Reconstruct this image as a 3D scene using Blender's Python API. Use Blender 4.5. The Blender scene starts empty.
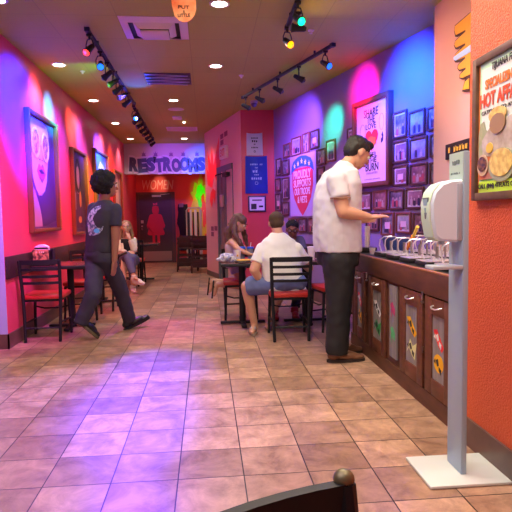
import bpy, bmesh, math, random
from mathutils import Vector, Matrix, noise
random.seed(7)
PI = math.pi
sc = bpy.context.scene
COL = sc.collection

# ---------------------------------------------------------------- camera
YAW, PITCH, ROLL, CAM_H, FOC = .0889153, -.0714565, -.0169738, 1.202, 545.96
_f = Vector((math.sin(YAW)*math.cos(PITCH), math.cos(YAW)*math.cos(PITCH), math.sin(PITCH)))
_r0 = Vector((math.cos(YAW), -math.sin(YAW), 0)); _u0 = _r0.cross(_f)
_r = _r0*math.cos(ROLL) + _u0*math.sin(ROLL); _u = _u0*math.cos(ROLL) - _r0*math.sin(ROLL)
cam = bpy.data.objects.new('camera', bpy.data.cameras.new('camera')); COL.objects.link(cam)
cam.matrix_world = Matrix(((_r.x, _u.x, -_f.x, 0), (_r.y, _u.y, -_f.y, 0), (_r.z, _u.z, -_f.z, CAM_H), (0, 0, 0, 1)))
cam.data.sensor_width = 36; cam.data.lens = FOC/512*36; cam.data.clip_start = .02
sc.camera = cam
def at(px, py, Y):
    """world point at distance Y along the aisle for a measured image point"""
    d = _f + _r*((px-256)/FOC) - _u*((py-256)/FOC)
    return Vector((0, 0, CAM_H)) + d*(Y/d.y)

# ---------------------------------------------------------------- colour management, world
sc.view_settings.view_transform = 'Standard'; sc.view_settings.look = 'None'
sc.view_settings.gamma = 1; sc.view_settings.use_curve_mapping = False
sc.view_settings.exposure = 0.0
w = bpy.data.worlds.new('world'); sc.world = w; w.use_nodes = True
w.node_tree.nodes['Background'].inputs[0].default_value = (.9, .8, .75, 1)
w.node_tree.nodes['Background'].inputs[1].default_value = .25

# ---------------------------------------------------------------- lights
CEIL = 2.958
def lamp_spot(name, loc, target, color, power, angle, blend=1.0, radius=.04):
    l = bpy.data.lights.new(name, 'SPOT'); l.color = color; l.energy = power
    l.spot_size = math.radians(angle); l.spot_blend = blend; l.shadow_soft_size = radius
    o = bpy.data.objects.new(name, l); COL.objects.link(o); o.location = loc
    o.rotation_euler = (Vector(target)-Vector(loc)).to_track_quat('-Z', 'Y').to_euler()
    return o
def lamp_area(name, loc, sx, sy, color, power, rot=(0, 0, 0)):
    l = bpy.data.lights.new(name, 'AREA'); l.shape = 'RECTANGLE'; l.size = sx; l.size_y = sy
    l.color = color; l.energy = power
    o = bpy.data.objects.new(name, l); COL.objects.link(o); o.location = loc; o.rotation_euler = rot
    return o
WARM = (1.0, .90, .76)
# downlights in the ceiling (x, y); fittings of those in view are built further down
DOWN = [(-1.62, 4.63), (-1.62, 6.48), (-1.62, 8.37), (-1.62, 10.32), (-1.62, 12.3), (-.45, 8.35), (-.45, 12.3),
        (.147, 6.48), (.147, 4.63), (.147, 2.8), (1.15, 3.7), (1.15, 2.2), (.8, .9)]  # end of list: unseen extras, no fitting, added to brighten bar and dispenser
for x, y in DOWN:
    lamp_spot('downlight_bulb', (x, y, CEIL-.05), (x, y, 0), WARM, 56, 125, .8, .05)
# soft ceiling fills without fittings, added for ambient light over room and aisle
lamp_area('fill_light', (-1.2, .8, CEIL-.03), 2.4, 2.4, (1, .84, 1), 60)
lamp_area('fill_light', (.5, 3.2, CEIL-.03), .6, 1.6, (1, .84, .58), 46)
lamp_area('fill_light', (.3, 6.6, CEIL-.03), .5, 2.6, (1, .92, .90), 12)

TRK1, TRK2 = -1.03, -1.08
R_, O_, B_, C_, V_, M_, G_ = (1, .03, .03), (1, .30, .02), (.05, .10, 1), (.05, .55, 1), (.28, .10, 1), (1, .02, .55), (.02, 1, .45)
WASH = [  # source, target, colour, watts, cone
    # left wall
    ((-1.0, 4.4, 2.72), (-1.89, 5.25, 1.25), (.9, .02, 1), 420, 56),
    ((-1.0, 5.0, 2.72), (-1.89, 5.80, 2.30), (.0, .015, 1), 4500, 56),
    ((-1.0, 6.2, 2.78), (-1.89, 6.42, 2.62), (1, .60, .25), 110, 34),
    ((-1.0, 6.7, 2.78), (-1.89, 6.98, 2.50), (.02, .75, 1), 900, 34),
    ((-1.0, 7.2, 2.78), (-1.89, 7.35, 2.20), (.20, .10, 1), 1300, 54),
    ((-1.0, 7.7, 2.78), (-1.89, 8.00, 2.55), (1, .60, .20), 110, 34),
    ((-1.0, 8.5, 2.75), (-1.89, 9.10, 1.75), (1, .62, .0), 420, 40),
    ((-1.0, 8.6, 2.75), (-1.89, 8.7, 2.40), (.20, .10, 1), 1100, 46),
    ((-1.0, 9.1, 2.75), (-1.89, 10.0, 2.35), (.06, .12, 1), 2400, 36),
    ((-1.0, 10.4, 2.75), (-1.89, 11.3, 2.4), (1, .60, .15), 140, 32),
    ((-1.0, 5.5, 2.75), (-1.89, 6.9, 1.0), (1, .01, .08), 330, 60),
    ((-1.0, 7.0, 2.75), (-1.89, 8.1, 1.0), (1, .02, .0), 240, 56),
    ((-1.0, 10.0, 2.75), (-1.89, 11.6, 1.5), (1, .02, .0), 300, 60),
    # right wall
    ((1.28, 5.1, 2.72), (2.03, 5.35, 2.45), (.0, .06, 1), 950, 78),
    ((1.20, 5.75, 2.72), (1.86, 6.25, 2.62), (1, .0, .28), 330, 50),
    ((1.05, 6.3, 2.75), (1.66, 7.0, 2.36), (.0, 1, .36), 330, 34),
    ((.85, 6.9, 2.72), (1.45, 7.85, 2.40), (.26, .10, 1), 380, 62),
    ((.75, 7.1, 2.72), (1.35, 8.2, 1.7), (.34, .12, 1), 260, 70),
    ((1.0, 5.6, 2.75), (1.9, 6.0, 1.5), (.40, .12, 1), 240, 84),
    # header and restroom corner
    ((-.7, 11.6, 2.72), (-.05, 13.1, 2.40), (.03, .12, 1), 420, 44),
    ((-.9, 11.4, 2.72), (-.75, 13.1, 2.45), (.35, .10, 1), 120, 56),
    ((-1.1, 14.1, 2.9), (-1.25, 15.1, 2.12), (1, .50, .38), 90, 24),
    ((-.7, 13.6, 2.9), (-.25, 15.1, 1.6), (1, .06, .02), 30, 60),
    ((-1.5, 13.5, 2.9), (-1.85, 14.6, 1.6), (1, .03, .02), 40, 70),
    ((-.7, 13.8, 2.85), (-.14, 15.1, 1.95), (.05, 1, .0), 110, 24),
    ((-.5, 13.6, 2.85), (-.12, 15.1, 1.3), (1, .75, .25), 120, 34),
    ((-.8, 13.5, 2.85), (.05, 13.5, 1.6), (.7, .1, 1), 20, 20),
    ((-.7, 10.2, 2.7), (.12, 11.2, 2.1), (1, .28, .28), 110, 50),
    ((.4, 7.0, 2.75), (.82, 9.1, 2.1), (.62, .55, 1), 60, 26),  # added to lift the dim banners on the back wall
    # floor pools
    ((-.95, 6.6, 2.70), (-.52, 3.5, 0), (.05, .02, 1), 2600, 16),
    ((-.9, 5.9, 2.70), (-.75, 3.3, 0), (.16, .03, 1), 900, 44),
    ((-.8, 6.9, 2.70), (-.44, 4.5, 0), (.05, .02, 1), 2600, 17),
    ((-1.0, 6.8, 2.70), (-.45, 5.9, 0), (.9, .03, 1), 300, 34),
    # coloured ceiling patches: weak spots added under the ceiling, aimed upwards
    ((-.86, 7.75, 2.60), (-.90, 7.3, CEIL), (.01, .08, 1), 45, 64),
    ((-.80, 6.6, 2.45), (-.80, 6.1, CEIL), (.06, .06, 1), 9, 70),
    ((-1.0, 6.3, 2.62), (-1.55, 6.9, CEIL), (.2, 1, .02), 16, 80),
    ((-.9, 9.5, 2.62), (-.5, 10.2, CEIL), (1, .08, .1), 5, 80),
    ((.9, 5.6, 2.60), (1.5, 5.9, CEIL), (1, .08, .2), 4, 80),
    ((.9, 6.4, 2.60), (1.2, 6.6, CEIL), (.1, 1, .2), 2.5, 80),
    ((.76, 4.9, 2.60), (1.2, 4.5, CEIL), (1, .55, .0), 6, 85),
    # warm and rosy washes on the near wall and the bar end
    ((.2, 3.6, 2.8), (1.33, 2.55, 2.1), (1, .45, .60), 34, 70),
    ((.7, 5.0, 2.7), (1.98, 4.2, 2.45), (1, .42, .25), 110, 56),
    ((1.2, 3.4, 2.8), (1.98, 3.9, 1.35), (.45, .35, 1), 70, 60),
    ((-.2, 1.4, 2.8), (1.33, 2.3, .8), (1, .62, .40), 40, 66),
]
for s_, t_, c_, p_, a_ in WASH:
    lamp_spot('color_spot', s_, t_, c_, p_, a_)

# ---------------------------------------------------------------- materials
MATS = {}
def M(name, col, rough=.5, metal=0.0, emit=0.0, bump=None, var=None, coat=0.0, spec=None, alpha=None, trans=0.0):
    """procedural principled material; bump=(scale, strength); var=(scale, colour2, contrast) mottles the colour"""
    if name in MATS: return MATS[name]
    m = bpy.data.materials.new(name); m.use_nodes = True; nt = m.node_tree; p = nt.nodes['Principled BSDF']
    p.inputs['Base Color'].default_value = (*col, 1); p.inputs['Roughness'].default_value = rough
    p.inputs['Metallic'].default_value = metal; p.inputs['Coat Weight'].default_value = coat
    if spec is not None: p.inputs['Specular IOR Level'].default_value = spec
    if trans: p.inputs['Transmission Weight'].default_value = trans
    if emit: p.inputs['Emission Color'].default_value = (*col, 1); p.inputs['Emission Strength'].default_value = emit
    tc = nt.nodes.new('ShaderNodeTexCoord')
    if var:
        n = nt.nodes.new('ShaderNodeTexNoise'); n.inputs['Scale'].default_value = var[0]; n.inputs['Detail'].default_value = 6
        if len(var) > 3:
            mp = nt.nodes.new('ShaderNodeMapping'); mp.inputs['Scale'].default_value = var[3]
            nt.links.new(tc.outputs['Object'], mp.inputs[0]); nt.links.new(mp.outputs[0], n.inputs['Vector'])
        else: nt.links.new(tc.outputs['Object'], n.inputs['Vector'])
        r = nt.nodes.new('ShaderNodeValToRGB'); k = var[2] if len(var) > 2 else .2
        r.color_ramp.elements[0].position = .5-k; r.color_ramp.elements[0].color = (*col, 1)
        r.color_ramp.elements[1].position = .5+k; r.color_ramp.elements[1].color = (*var[1], 1)
        nt.links.new(n.outputs['Fac'], r.inputs[0]); nt.links.new(r.outputs[0], p.inputs['Base Color'])
    if bump:
        n = nt.nodes.new('ShaderNodeTexNoise'); n.inputs['Scale'].default_value = bump[0]; n.inputs['Detail'].default_value = 4
        nt.links.new(tc.outputs['Object'], n.inputs['Vector'])
        b = nt.nodes.new('ShaderNodeBump'); b.inputs['Strength'].default_value = bump[1]; b.inputs['Distance'].default_value = .01
        nt.links.new(n.outputs['Fac'], b.inputs['Height']); nt.links.new(b.outputs[0], p.inputs['Normal'])
    MATS[name] = m; return m

TILE, TX0, TY0 = .3048, -.1586105, 3.0725630
def grid_mat(name, c1, c2, cm, tile, x0, y0, gap, rough, mott=None, bump=.3, coat=0):
    m = bpy.data.materials.new(name); m.use_nodes = True; nt = m.node_tree; p = nt.nodes['Principled BSDF']
    g = nt.nodes.new('ShaderNodeNewGeometry'); mp = nt.nodes.new('ShaderNodeMapping')
    mp.inputs['Location'].default_value = (-x0/tile, -y0/tile, 0); mp.inputs['Scale'].default_value = (1/tile, 1/tile, 1)
    nt.links.new(g.outputs['Position'], mp.inputs[0])
    b = nt.nodes.new('ShaderNodeTexBrick'); b.offset = 0; b.squash = 1; b.inputs['Scale'].default_value = 1
    b.inputs['Brick Width'].default_value = 1; b.inputs['Row Height'].default_value = 1
    b.inputs['Mortar Size'].default_value = gap/tile; b.inputs['Mortar Smooth'].default_value = .1; b.inputs['Bias'].default_value = 0
    b.inputs['Color1'].default_value = (*c1, 1); b.inputs['Color2'].default_value = (*c2, 1); b.inputs['Mortar'].default_value = (*cm, 1)
    nt.links.new(mp.outputs[0], b.inputs['Vector'])
    out = b.outputs['Color']
    if mott:
        vo = nt.nodes.new('ShaderNodeTexWhiteNoise')    # one random offset for every tile, so the marbling differs
        fl = nt.nodes.new('ShaderNodeVectorMath'); fl.operation = 'FLOOR'; nt.links.new(mp.outputs[0], fl.inputs[0])
        nt.links.new(fl.outputs[0], vo.inputs['Vector'])
        ad = nt.nodes.new('ShaderNodeVectorMath'); ad.operation = 'MULTIPLY_ADD'; ad.inputs[1].default_value = (9, 9, 9)
        nt.links.new(vo.outputs['Color'], ad.inputs[0]); nt.links.new(g.outputs['Position'], ad.inputs[2])
        n = nt.nodes.new('ShaderNodeTexNoise'); n.inputs['Scale'].default_value = mott[0]; n.inputs['Detail'].default_value = 8
        n.inputs['Roughness'].default_value = .72; n.inputs['Distortion'].default_value = .5
        nt.links.new(ad.outputs[0], n.inputs['Vector'])
        r = nt.nodes.new('ShaderNodeValToRGB'); r.color_ramp.elements[0].position = .33; r.color_ramp.elements[1].position = .68
        r.color_ramp.elements[0].color = (*mott[1], 1); r.color_ramp.elements[1].color = (*mott[2], 1)
        nt.links.new(n.outputs['Fac'], r.inputs[0])
        mx = nt.nodes.new('ShaderNodeMix'); mx.data_type = 'RGBA'; mx.blend_type = 'MULTIPLY'; mx.inputs[0].default_value = 1
        nt.links.new(out, mx.inputs[6]); nt.links.new(r.outputs[0], mx.inputs[7]); out = mx.outputs[2]
        mr = nt.nodes.new('ShaderNodeMapRange'); mr.inputs[3].default_value = rough-.08; mr.inputs[4].default_value = rough+.12
        nt.links.new(n.outputs['Fac'], mr.inputs[0]); nt.links.new(mr.outputs[0], p.inputs['Roughness'])
    else: p.inputs['Roughness'].default_value = rough
    nt.links.new(out, p.inputs['Base Color'])
    bp = nt.nodes.new('ShaderNodeBump'); bp.inputs['Strength'].default_value = bump; bp.inputs['Distance'].default_value = .004; bp.invert = True
    nt.links.new(b.outputs['Fac'], bp.inputs['Height']); nt.links.new(bp.outputs[0], p.inputs['Normal'])
    p.inputs['Coat Weight'].default_value = coat
    return m
floor_m = grid_mat('terracotta_tile', (.60, .385, .265), (.34, .205, .135), (.03, .02, .02), TILE, TX0, TY0, .0030, .30,
                   (6, (.50, .44, .42), (1.22, 1.16, 1.10)), .5)
ceil_m = grid_mat('ceiling_tile', (.42, .42, .075), (.40, .40, .07), (.32, .32, .06), .61, -.125, 4.94, .004, .85, None, .2)
red_wall = M('red_wall_paint', (.74, .070, .14), .45, bump=(140, .25))
near_orange = M('textured_orange_paint', (.74, .12, .035), .5, bump=(110, .7))
smooth_orange = M('smooth_peach_paint', (.74, .46, .36), .5, bump=(60, .06))
lilac_wall = M('lilac_wall_paint', (.26, .19, .42), .5, bump=(90, .1))
pink_wall = M('pink_wall_paint', (.70, .34, .36), .5, bump=(90, .1))
deep_red = M('deep_red_paint', (.55, .045, .06), .5, bump=(90, .1))
mauve_wall = M('pale_mauve_paint', (.50, .40, .50), .5)
pier_m = M('pier_lilac_paint', (.42, .46, .78), .5, bump=(110, .3))
dark_wood = M('dark_wood', (.026, .013, .014), .45, var=(6, (.055, .026, .024), .2, (1, 8, 8)))
base_m = M('brown_base_tile', (.10, .055, .045), .35, var=(5, (.16, .09, .07)))
black = M('black_metal', (.010, .009, .013), .5, spec=.35)
black_pl = M('black_plastic', (.012, .012, .014), .45)
chrome = M('chrome', (.85, .85, .90), .28, .75)
steel = M('brushed_steel', (.55, .55, .58), .3, 1)
white_m = M('white_plastic', (.78, .78, .76), .4)
paper = M('white_paper', (.85, .83, .80), .7)
cherry = M('cherry_wood', (.075, .026, .012), .55, var=(3.5, (.135, .045, .020), .22, (1.5, 1.5, 6)))
red_vinyl = M('red_vinyl', (.50, .03, .025), .35)
gold = M('brass', (.55, .38, .10), .3, 1)
glass_m = M('smoked_door_glass', (.20, .18, .18), .4, var=(14, (.32, .29, .29), .2, (2, 2, .15)))

# ---------------------------------------------------------------- builders
def tag(o, label=None, cat=None, group=None, kind=None):
    if label: o['label'] = label
    if cat: o['category'] = cat
    if group: o['group'] = group
    if kind: o['kind'] = kind
    return o
def thing(name, label, cat, loc=(0, 0, 0), rz=0.0, group=None, kind=None):
    o = bpy.data.objects.new(name, None); COL.objects.link(o); o.empty_display_size = .1
    o.location = loc; o.rotation_euler = (0, 0, rz)
    return tag(o, label, cat, group, kind)
def world_inv(p):
    m = Matrix.Identity(4)
    while p:
        m = Matrix.LocRotScale(p.location, p.rotation_euler, None) @ m; p = p.parent
    return m.inverted()
class MB:
    def __init__(s): s.bm = bmesh.new(); s.mi = 0
    def _mark(s, n): 
        s.bm.faces.ensure_lookup_table()
        for f in s.bm.faces[n:]: f.material_index = s.mi
    def box(s, c, size, rot=None, bev=0.0):
        n = len(s.bm.faces)
        m = Matrix.Translation(c) @ (rot.to_4x4() if rot else Matrix.Identity(4)) @ Matrix.Diagonal((*size, 1))
        g = bmesh.ops.create_cube(s.bm, size=1, matrix=m)
        if bev:
            es = list({e for v in g['verts'] for e in v.link_edges})
            bmesh.ops.bevel(s.bm, geom=es, offset=bev, segments=2, affect='EDGES', profile=.5)
        s._mark(n); return s
    def lohi(s, lo, hi, bev=0.0):
        lo, hi = Vector(lo), Vector(hi); return s.box((lo+hi)/2, hi-lo, None, bev)
    def cyl(s, p0, p1, r0, r1=None, seg=14):
        n = len(s.bm.faces); p0, p1 = Vector(p0), Vector(p1); d = p1-p0
        m = Matrix.Translation((p0+p1)/2) @ d.to_track_quat('Z', 'Y').to_matrix().to_4x4()
        bmesh.ops.create_cone(s.bm, cap_ends=True, segments=seg, radius1=r0, radius2=r0 if r1 is None else r1, depth=d.length, matrix=m)
        s._mark(n); return s
    def ball(s, c, r, seg=12):
        n = len(s.bm.faces); rr = r if hasattr(r, '__len__') else (r, r, r)
        bmesh.ops.create_uvsphere(s.bm, u_segments=seg, v_segments=max(6, seg*2//3), radius=1, matrix=Matrix.Translation(c) @ Matrix.Diagonal((*rr, 1)))
        s._mark(n); return s
    def tube(s, pts, r, seg=8):
        n = len(s.bm.faces); pts = [Vector(p) for p in pts]; rings = []; nrm = None
        for i, p in enumerate(pts):
            t = (pts[min(i+1, len(pts)-1)]-pts[max(i-1, 0)]).normalized()
            if nrm is None: nrm = t.orthogonal().normalized()
            nrm = (nrm-t*nrm.dot(t)).normalized(); b = t.cross(nrm)
            rr = r[i] if hasattr(r, '__len__') else r
            rings.append([s.bm.verts.new(p+(nrm*math.cos(2*PI*k/seg)+b*math.sin(2*PI*k/seg))*rr) for k in range(seg)])
        for a, b in zip(rings, rings[1:]):
            for k in range(seg): s.bm.faces.new((a[k], a[(k+1) % seg], b[(k+1) % seg], b[k]))
        s.bm.faces.new(rings[0][::-1]); s.bm.faces.new(rings[-1]); s._mark(n); return s
    def lathe(s, prof, c=(0, 0, 0), seg=20):
        n = len(s.bm.faces); c = Vector(c); rings = []
        for r, z in prof:
            rings.append([s.bm.verts.new(c+Vector((r*math.cos(2*PI*k/seg), r*math.sin(2*PI*k/seg), z))) for k in range(seg)])
        for a, b in zip(rings, rings[1:]):
            for k in range(seg): s.bm.faces.new((a[k], a[(k+1) % seg], b[(k+1) % seg], b[k]))
        s.bm.faces.new(rings[0][::-1]); s.bm.faces.new(rings[-1]); s._mark(n); return s
    def plate(s, pts, y0=0.0, d=.002):
        """flat polygon in local x/z facing -y, from depth y0 (front face) back by d"""
        n = len(s.bm.faces)
        a = [s.bm.verts.new((p[0], y0, p[1])) for p in pts]; b = [s.bm.verts.new((p[0], y0+d, p[1])) for p in pts]
        s.bm.faces.new(a); s.bm.faces.new(b[::-1])
        for k in range(len(a)): s.bm.faces.new((a[k], b[k], b[(k+1) % len(a)], a[(k+1) % len(a)]))
        s._mark(n); return s
    def prism(s, pts, z0, z1):
        n = len(s.bm.faces)
        a = [s.bm.verts.new((p[0], p[1], z0)) for p in pts]; b = [s.bm.verts.new((p[0], p[1], z1)) for p in pts]
        s.bm.faces.new(a[::-1]); s.bm.faces.new(b)
        for k in range(len(a)): s.bm.faces.new((a[k], a[(k+1) % len(a)], b[(k+1) % len(a)], b[k]))
        s._mark(n); return s
    def ellp(s, cx, cz, rx, rz, y0=0.0, d=.002, n=20, a0=0.0):
        return s.plate([(cx+rx*math.cos(a0+2*PI*k/n), cz+rz*math.sin(a0+2*PI*k/n)) for k in range(n)], y0, d)
    def ringp(s, cx, cz, rx, rz, t, y0, d=.002, n=24):
        nn = len(s.bm.faces); vs = []
        for k in range(n):
            c_, s_ = math.cos(2*PI*k/n), math.sin(2*PI*k/n)
            vs.append([s.bm.verts.new((cx+q*c_*1.0*(1), y, cz+z_*s_)) for (q, z_) in ((rx, rz), (rx-t, rz-t)) for y in (y0, y0+d)])
        for k in range(n):
            a, b = vs[k], vs[(k+1) % n]
            s.bm.faces.new((a[0], b[0], b[2], a[2])); s.bm.faces.new((a[1], a[3], b[3], b[1]))
            s.bm.faces.new((a[0], a[1], b[1], b[0])); s.bm.faces.new((a[2], b[2], b[3], a[3]))
        s._mark(nn); return s
    def build(s, name, mats, parent=None, world=False, label=None, smooth=True, norm=True):
        if norm: bmesh.ops.recalc_face_normals(s.bm, faces=s.bm.faces)
        me = bpy.data.meshes.new(name)
        if world and parent: s.bm.transform(world_inv(parent))
        s.bm.to_mesh(me); s.bm.free()
        for m in (mats if isinstance(mats, (list, tuple)) else [mats]): me.materials.append(m)
        if smooth:
            for p in me.polygons: p.use_smooth = True
            me.set_sharp_from_angle(angle=math.radians(38))
        o = bpy.data.objects.new(name, me); COL.objects.link(o); o.parent = parent
        if label: o['label'] = label
        return o
def strokes(parent, x, z, w, h, mat, y=-.004, seed=1, n=None):
    """a line of print too small to read: a row of short uneven strokes"""
    rr = random.Random(seed); m_ = MB(); n = n or max(3, int(w/h*1.4)); st = w/n
    for k in range(n):
        if rr.random() < .12: continue
        cx = x-w/2+st*(k+.5); m_.plate([(cx-st*.32, z-h*rr.uniform(.35, .5)), (cx+st*.30, z-h*rr.uniform(.3, .5)), (cx+st*.34, z+h*rr.uniform(.2, .5)), (cx-st*.1, z+h*rr.uniform(.1, .3)), (cx-st*.3, z+h*rr.uniform(.3, .5))], y, .002)
    return m_.build('print_line', mat, parent)
def struct(name, mb, m):
    o = mb.build(name, m); o['kind'] = 'structure'; return o
def copy_thing(root, loc, rz=None, label=None, group=None):
    def cp(o, par):
        c = o.copy(); COL.objects.link(c); c.parent = par
        for ch in [x for x in o.children]: cp(ch, c)
        return c
    r = cp(root, None); r.location = loc
    if rz is not None: r.rotation_euler = (0, 0, rz)
    if label: r['label'] = label
    if group: r['group'] = group
    return r
def text(s, w, h, mat, parent, x, z, y=-.004, d=.002, name='lettering', shear=0, bold=0, label=None, rot=0):
    """lettering in local x/z facing -y, centred at x,z and fitted to w by h"""
    cu = bpy.data.curves.new(name, 'FONT'); cu.body = s; cu.extrude = .05; cu.offset = bold; cu.shear = shear; cu.resolution_u = 3
    o = bpy.data.objects.new(name, cu); me = bpy.data.meshes.new_from_object(o); bpy.data.objects.remove(o); bpy.data.curves.remove(cu)
    vs = [v.co.copy() for v in me.vertices]
    x0, x1 = min(v.x for v in vs), max(v.x for v in vs); y0, y1 = min(v.y for v in vs), max(v.y for v in vs)
    cr, sr = math.cos(rot), math.sin(rot)
    for v in me.vertices:
        u = ((v.co.x-x0)/(x1-x0)-.5)*w; k = ((v.co.y-y0)/(y1-y0)-.5)*h; t = (-v.co.z/.05+1)/2*d
        v.co = (x+u*cr-k*sr, y+t, z+u*sr+k*cr)
    me.materials.clear(); me.materials.append(mat)
    o = bpy.data.objects.new(name, me); COL.objects.link(o); o.parent = parent
    if label: o['label'] = label
    return o

# ---------------------------------------------------------------- room shell
WX = -1.888                                   # left wall plane
A2, B2 = Vector((2.142, 5.03)), Vector((1.142, 9.1)); DV = (B2-A2).normalized()   # angled right wall
NR = 1.33                                     # near right wall plane
struct('floor', MB().lohi((-6, -3, -.1), (6, 18, 0)), floor_m)
struct('ceiling', MB().lohi((-6, -3, CEIL), (6, 18, CEIL+.1)), ceil_m)
struct('wall_left', MB().lohi((WX-.2, 5.27, 0), (WX, 15.3, CEIL)), red_wall)
struct('wall_left_pier', MB().lohi((-6, 5.262, 0), (WX+.0, 5.27, CEIL)), pier_m)
struct('wall_side_left', MB().lohi((-6.1, -3, 0), (-6, 5.27, CEIL)), smooth_orange)
struct('wall_behind', MB().lohi((-6, -3.1, 0), (6, -3, CEIL)), smooth_orange)
struct('wall_right_near', MB().lohi((NR, -3, 0), (NR+.65, 2.68, CEIL)), near_orange)
struct('wall_right_service', MB().lohi((1.975, 2.68, 0), (2.6, 4.63, CEIL)), smooth_orange)
a = A2-DV*.45; b = B2; n = Vector((-DV.y, DV.x))*-1
struct('wall_right', MB().prism([a, b, b+n*.15, a+n*.15], 0, CEIL), lilac_wall)
struct('wall_back', MB().lohi((.594, 9.1, 0), (1.4, 9.25, CEIL)), deep_red)
c0, c1 = Vector((.594, 9.1)), Vector((.05, 11.4)); dd = (c1-c0).normalized(); nn = Vector((dd.y, -dd.x))
c1e = c1+dd*.25
struct('wall_hall', MB().prism([c0, c1e, c1e+nn*.2, c0+nn*.2], 0, CEIL), pink_wall)
struct('wall_hall_return', MB().lohi((.02, 11.6, 0), (.14, 13.1, CEIL)), pink_wall)
struct('wall_header', MB().lohi((WX, 13.1, 2.25), (.2, 13.25, CEIL)), mauve_wall)
struct('wall_alcove_right', MB().lohi((.06, 13.1, 0), (.2, 15.3, 2.4)), M('alcove_orange_paint', (.75, .20, .06), .5))
struct('wall_far', MB().lohi((WX, 15.15, 0), (.2, 15.3, CEIL)), M('far_red_paint', (.75, .11, .08), .5))
# bases and wainscot band
struct('baseboard_left', MB().lohi((WX, 5.25, 0), (WX+.014, 15.1, .141)), base_m)
struct('baseboard_pier', MB().lohi((-6, 5.25, 0), (WX+.014, 5.262, .141)), base_m)
struct('baseboard_right_near', MB().lohi((NR-.012, -3, 0), (NR, 2.68, .146)), base_m)
struct('baseboard_far', MB().lohi((-.75, 15.13, 0), (.06, 15.15, .12)), base_m)
bb = MB().prism([c0-nn*.012, c1e-nn*.012, c1e, c0], 0, .1); struct('baseboard_hall', bb, base_m)
bb = MB().prism([A2-DV*.4, B2, B2-n*.014, A2-DV*.4-n*.014], 0, .14); struct('baseboard_right', bb, base_m)
band = MB()
y = 5.275
while y < 13.0:
    y2 = min(y+1.15, 13.0); band.lohi((WX, y, .655), (WX+.018, y2-.004, .868), .003); y = y2
struct('trim_1', band, dark_wood)
struct('trim_2', MB().prism([A2-DV*.4, B2, B2-n*.02, A2-DV*.4-n*.02], .60, .80), dark_wood)

# women's door (door_1)
dy = 15.15
t = thing('door_1', None, None, (-1.38, dy, 0), kind='structure')
door_m = M('dark_plum_door', (.06, .055, .07), .4)
MB().lohi((-.44, -.045, .005), (.44, -.005, 1.86)).build('door_leaf', door_m, t)
f = MB(); f.lohi((-.53, -.07, 0), (-.44, 0, 1.92)).lohi((.44, -.07, 0), (.53, 0, 1.92)).lohi((-.44, -.07, 1.86), (.44, 0, 1.92)); f.build('door_frame', M('door_frame_paint', (.10, .06, .07), .4), t)
MB().lohi((-.41, -.05, .05), (.41, -.045, .31)).build('kick_plate', M('kick_plate_steel', (.35, .30, .33), .35, .8), t)
s_ = MB(); fig = []
half = [(0, 1.53), (.075, 1.50), (.095, 1.42), (.085, 1.34), (.06, 1.30), (.14, 1.29), (.17, 1.25), (.25, .98), (.22, .90), (.18, .93), (.13, 1.10), (.235, .76), (.20, .72), (.10, .72), (.10, .47), (.055, .44), (.03, .47), (.03, .72), (0, .72)]
half = [(x_, z_+.03) for x_, z_ in half]
s_.plate(half+[(-x_, z_) for x_, z_ in half[-2:0:-1]], -.05, .004); s_.build('female_figure_sign', M('figure_rose', (.62, .04, .09), .5), t)
bow = MB().plate([(-.06, 1.63), (-.01, 1.60), (.05, 1.64), (.05, 1.56), (.0, 1.585), (-.06, 1.56)], -.052, .005); bow.build('bow', M('figure_rose_light', (.75, .10, .18), .5), t)
c_ = MB().lohi((-.08, -.10, 1.79), (.16, -.05, 1.84)); c_.tube([(.15, -.09, 1.85), (.30, -.12, 1.86), (.40, -.06, 1.875)], .008); c_.build('door_closer', steel, t)
c_ = MB().lohi((-.40, -.055, 1.08), (-.33, -.045, 1.16)).cyl((-.37, -.045, 1.0), (-.37, -.075, 1.0), .022).ball((-.37, -.10, .92), .028); c_.build('lock_and_handle', steel, t)
# side door with narrow glass (door_2) in the angled hall wall
hall_rz = math.atan2(-dd.y, -dd.x)             # local x runs from far to near along the wall, facing -y = into the hall
def hallp(s, z): q = c0+dd*s; return (q.x, q.y, z)
t = thing('door_2', None, None, hallp(.98, 0), hall_rz, kind='structure')
g_m = M('grey_green_door_metal', (.10, .13, .14), .4)
f = MB(); f.lohi((-.56, -.03, 0), (-.45, .02, 2.15)).lohi((.45, -.012, 0), (.47, .02, 2.15)).lohi((-.45, -.03, 2.05), (.47, .02, 2.15)); f.build('door_frame', g_m, t)
MB().lohi((-.45, -.012, .01), (.45, .01, 2.05)).build('door_leaf', M('door_leaf_paint', (.60, .36, .34), .5), t)
f = MB().lohi((-.45, -.02, .01), (-.28, -.012, 2.05)).lohi((-.17, -.02, .01), (.06, -.012, 2.05)); f.build('door_stile', g_m, t)
MB().lohi((-.28, -.018, .10), (-.17, -.013, 1.95)).build('glass_strip', M('pale_door_glass', (.28, .24, .27), .1), t)
MB().lohi((-.2, -.08, 1.40), (-.06, -.02, 1.62), .01).build('push_plate', M('push_plate_pink', (.55, .30, .32), .4), t)
c_ = MB().lohi((.10, -.10, 1.93), (.38, -.03, 2.0)); c_.tube([(.12, -.07, 2.0), (-.05, -.18, 1.97), (.1, -.22, 1.95)], .01); c_.build('door_closer', black, t)

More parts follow.
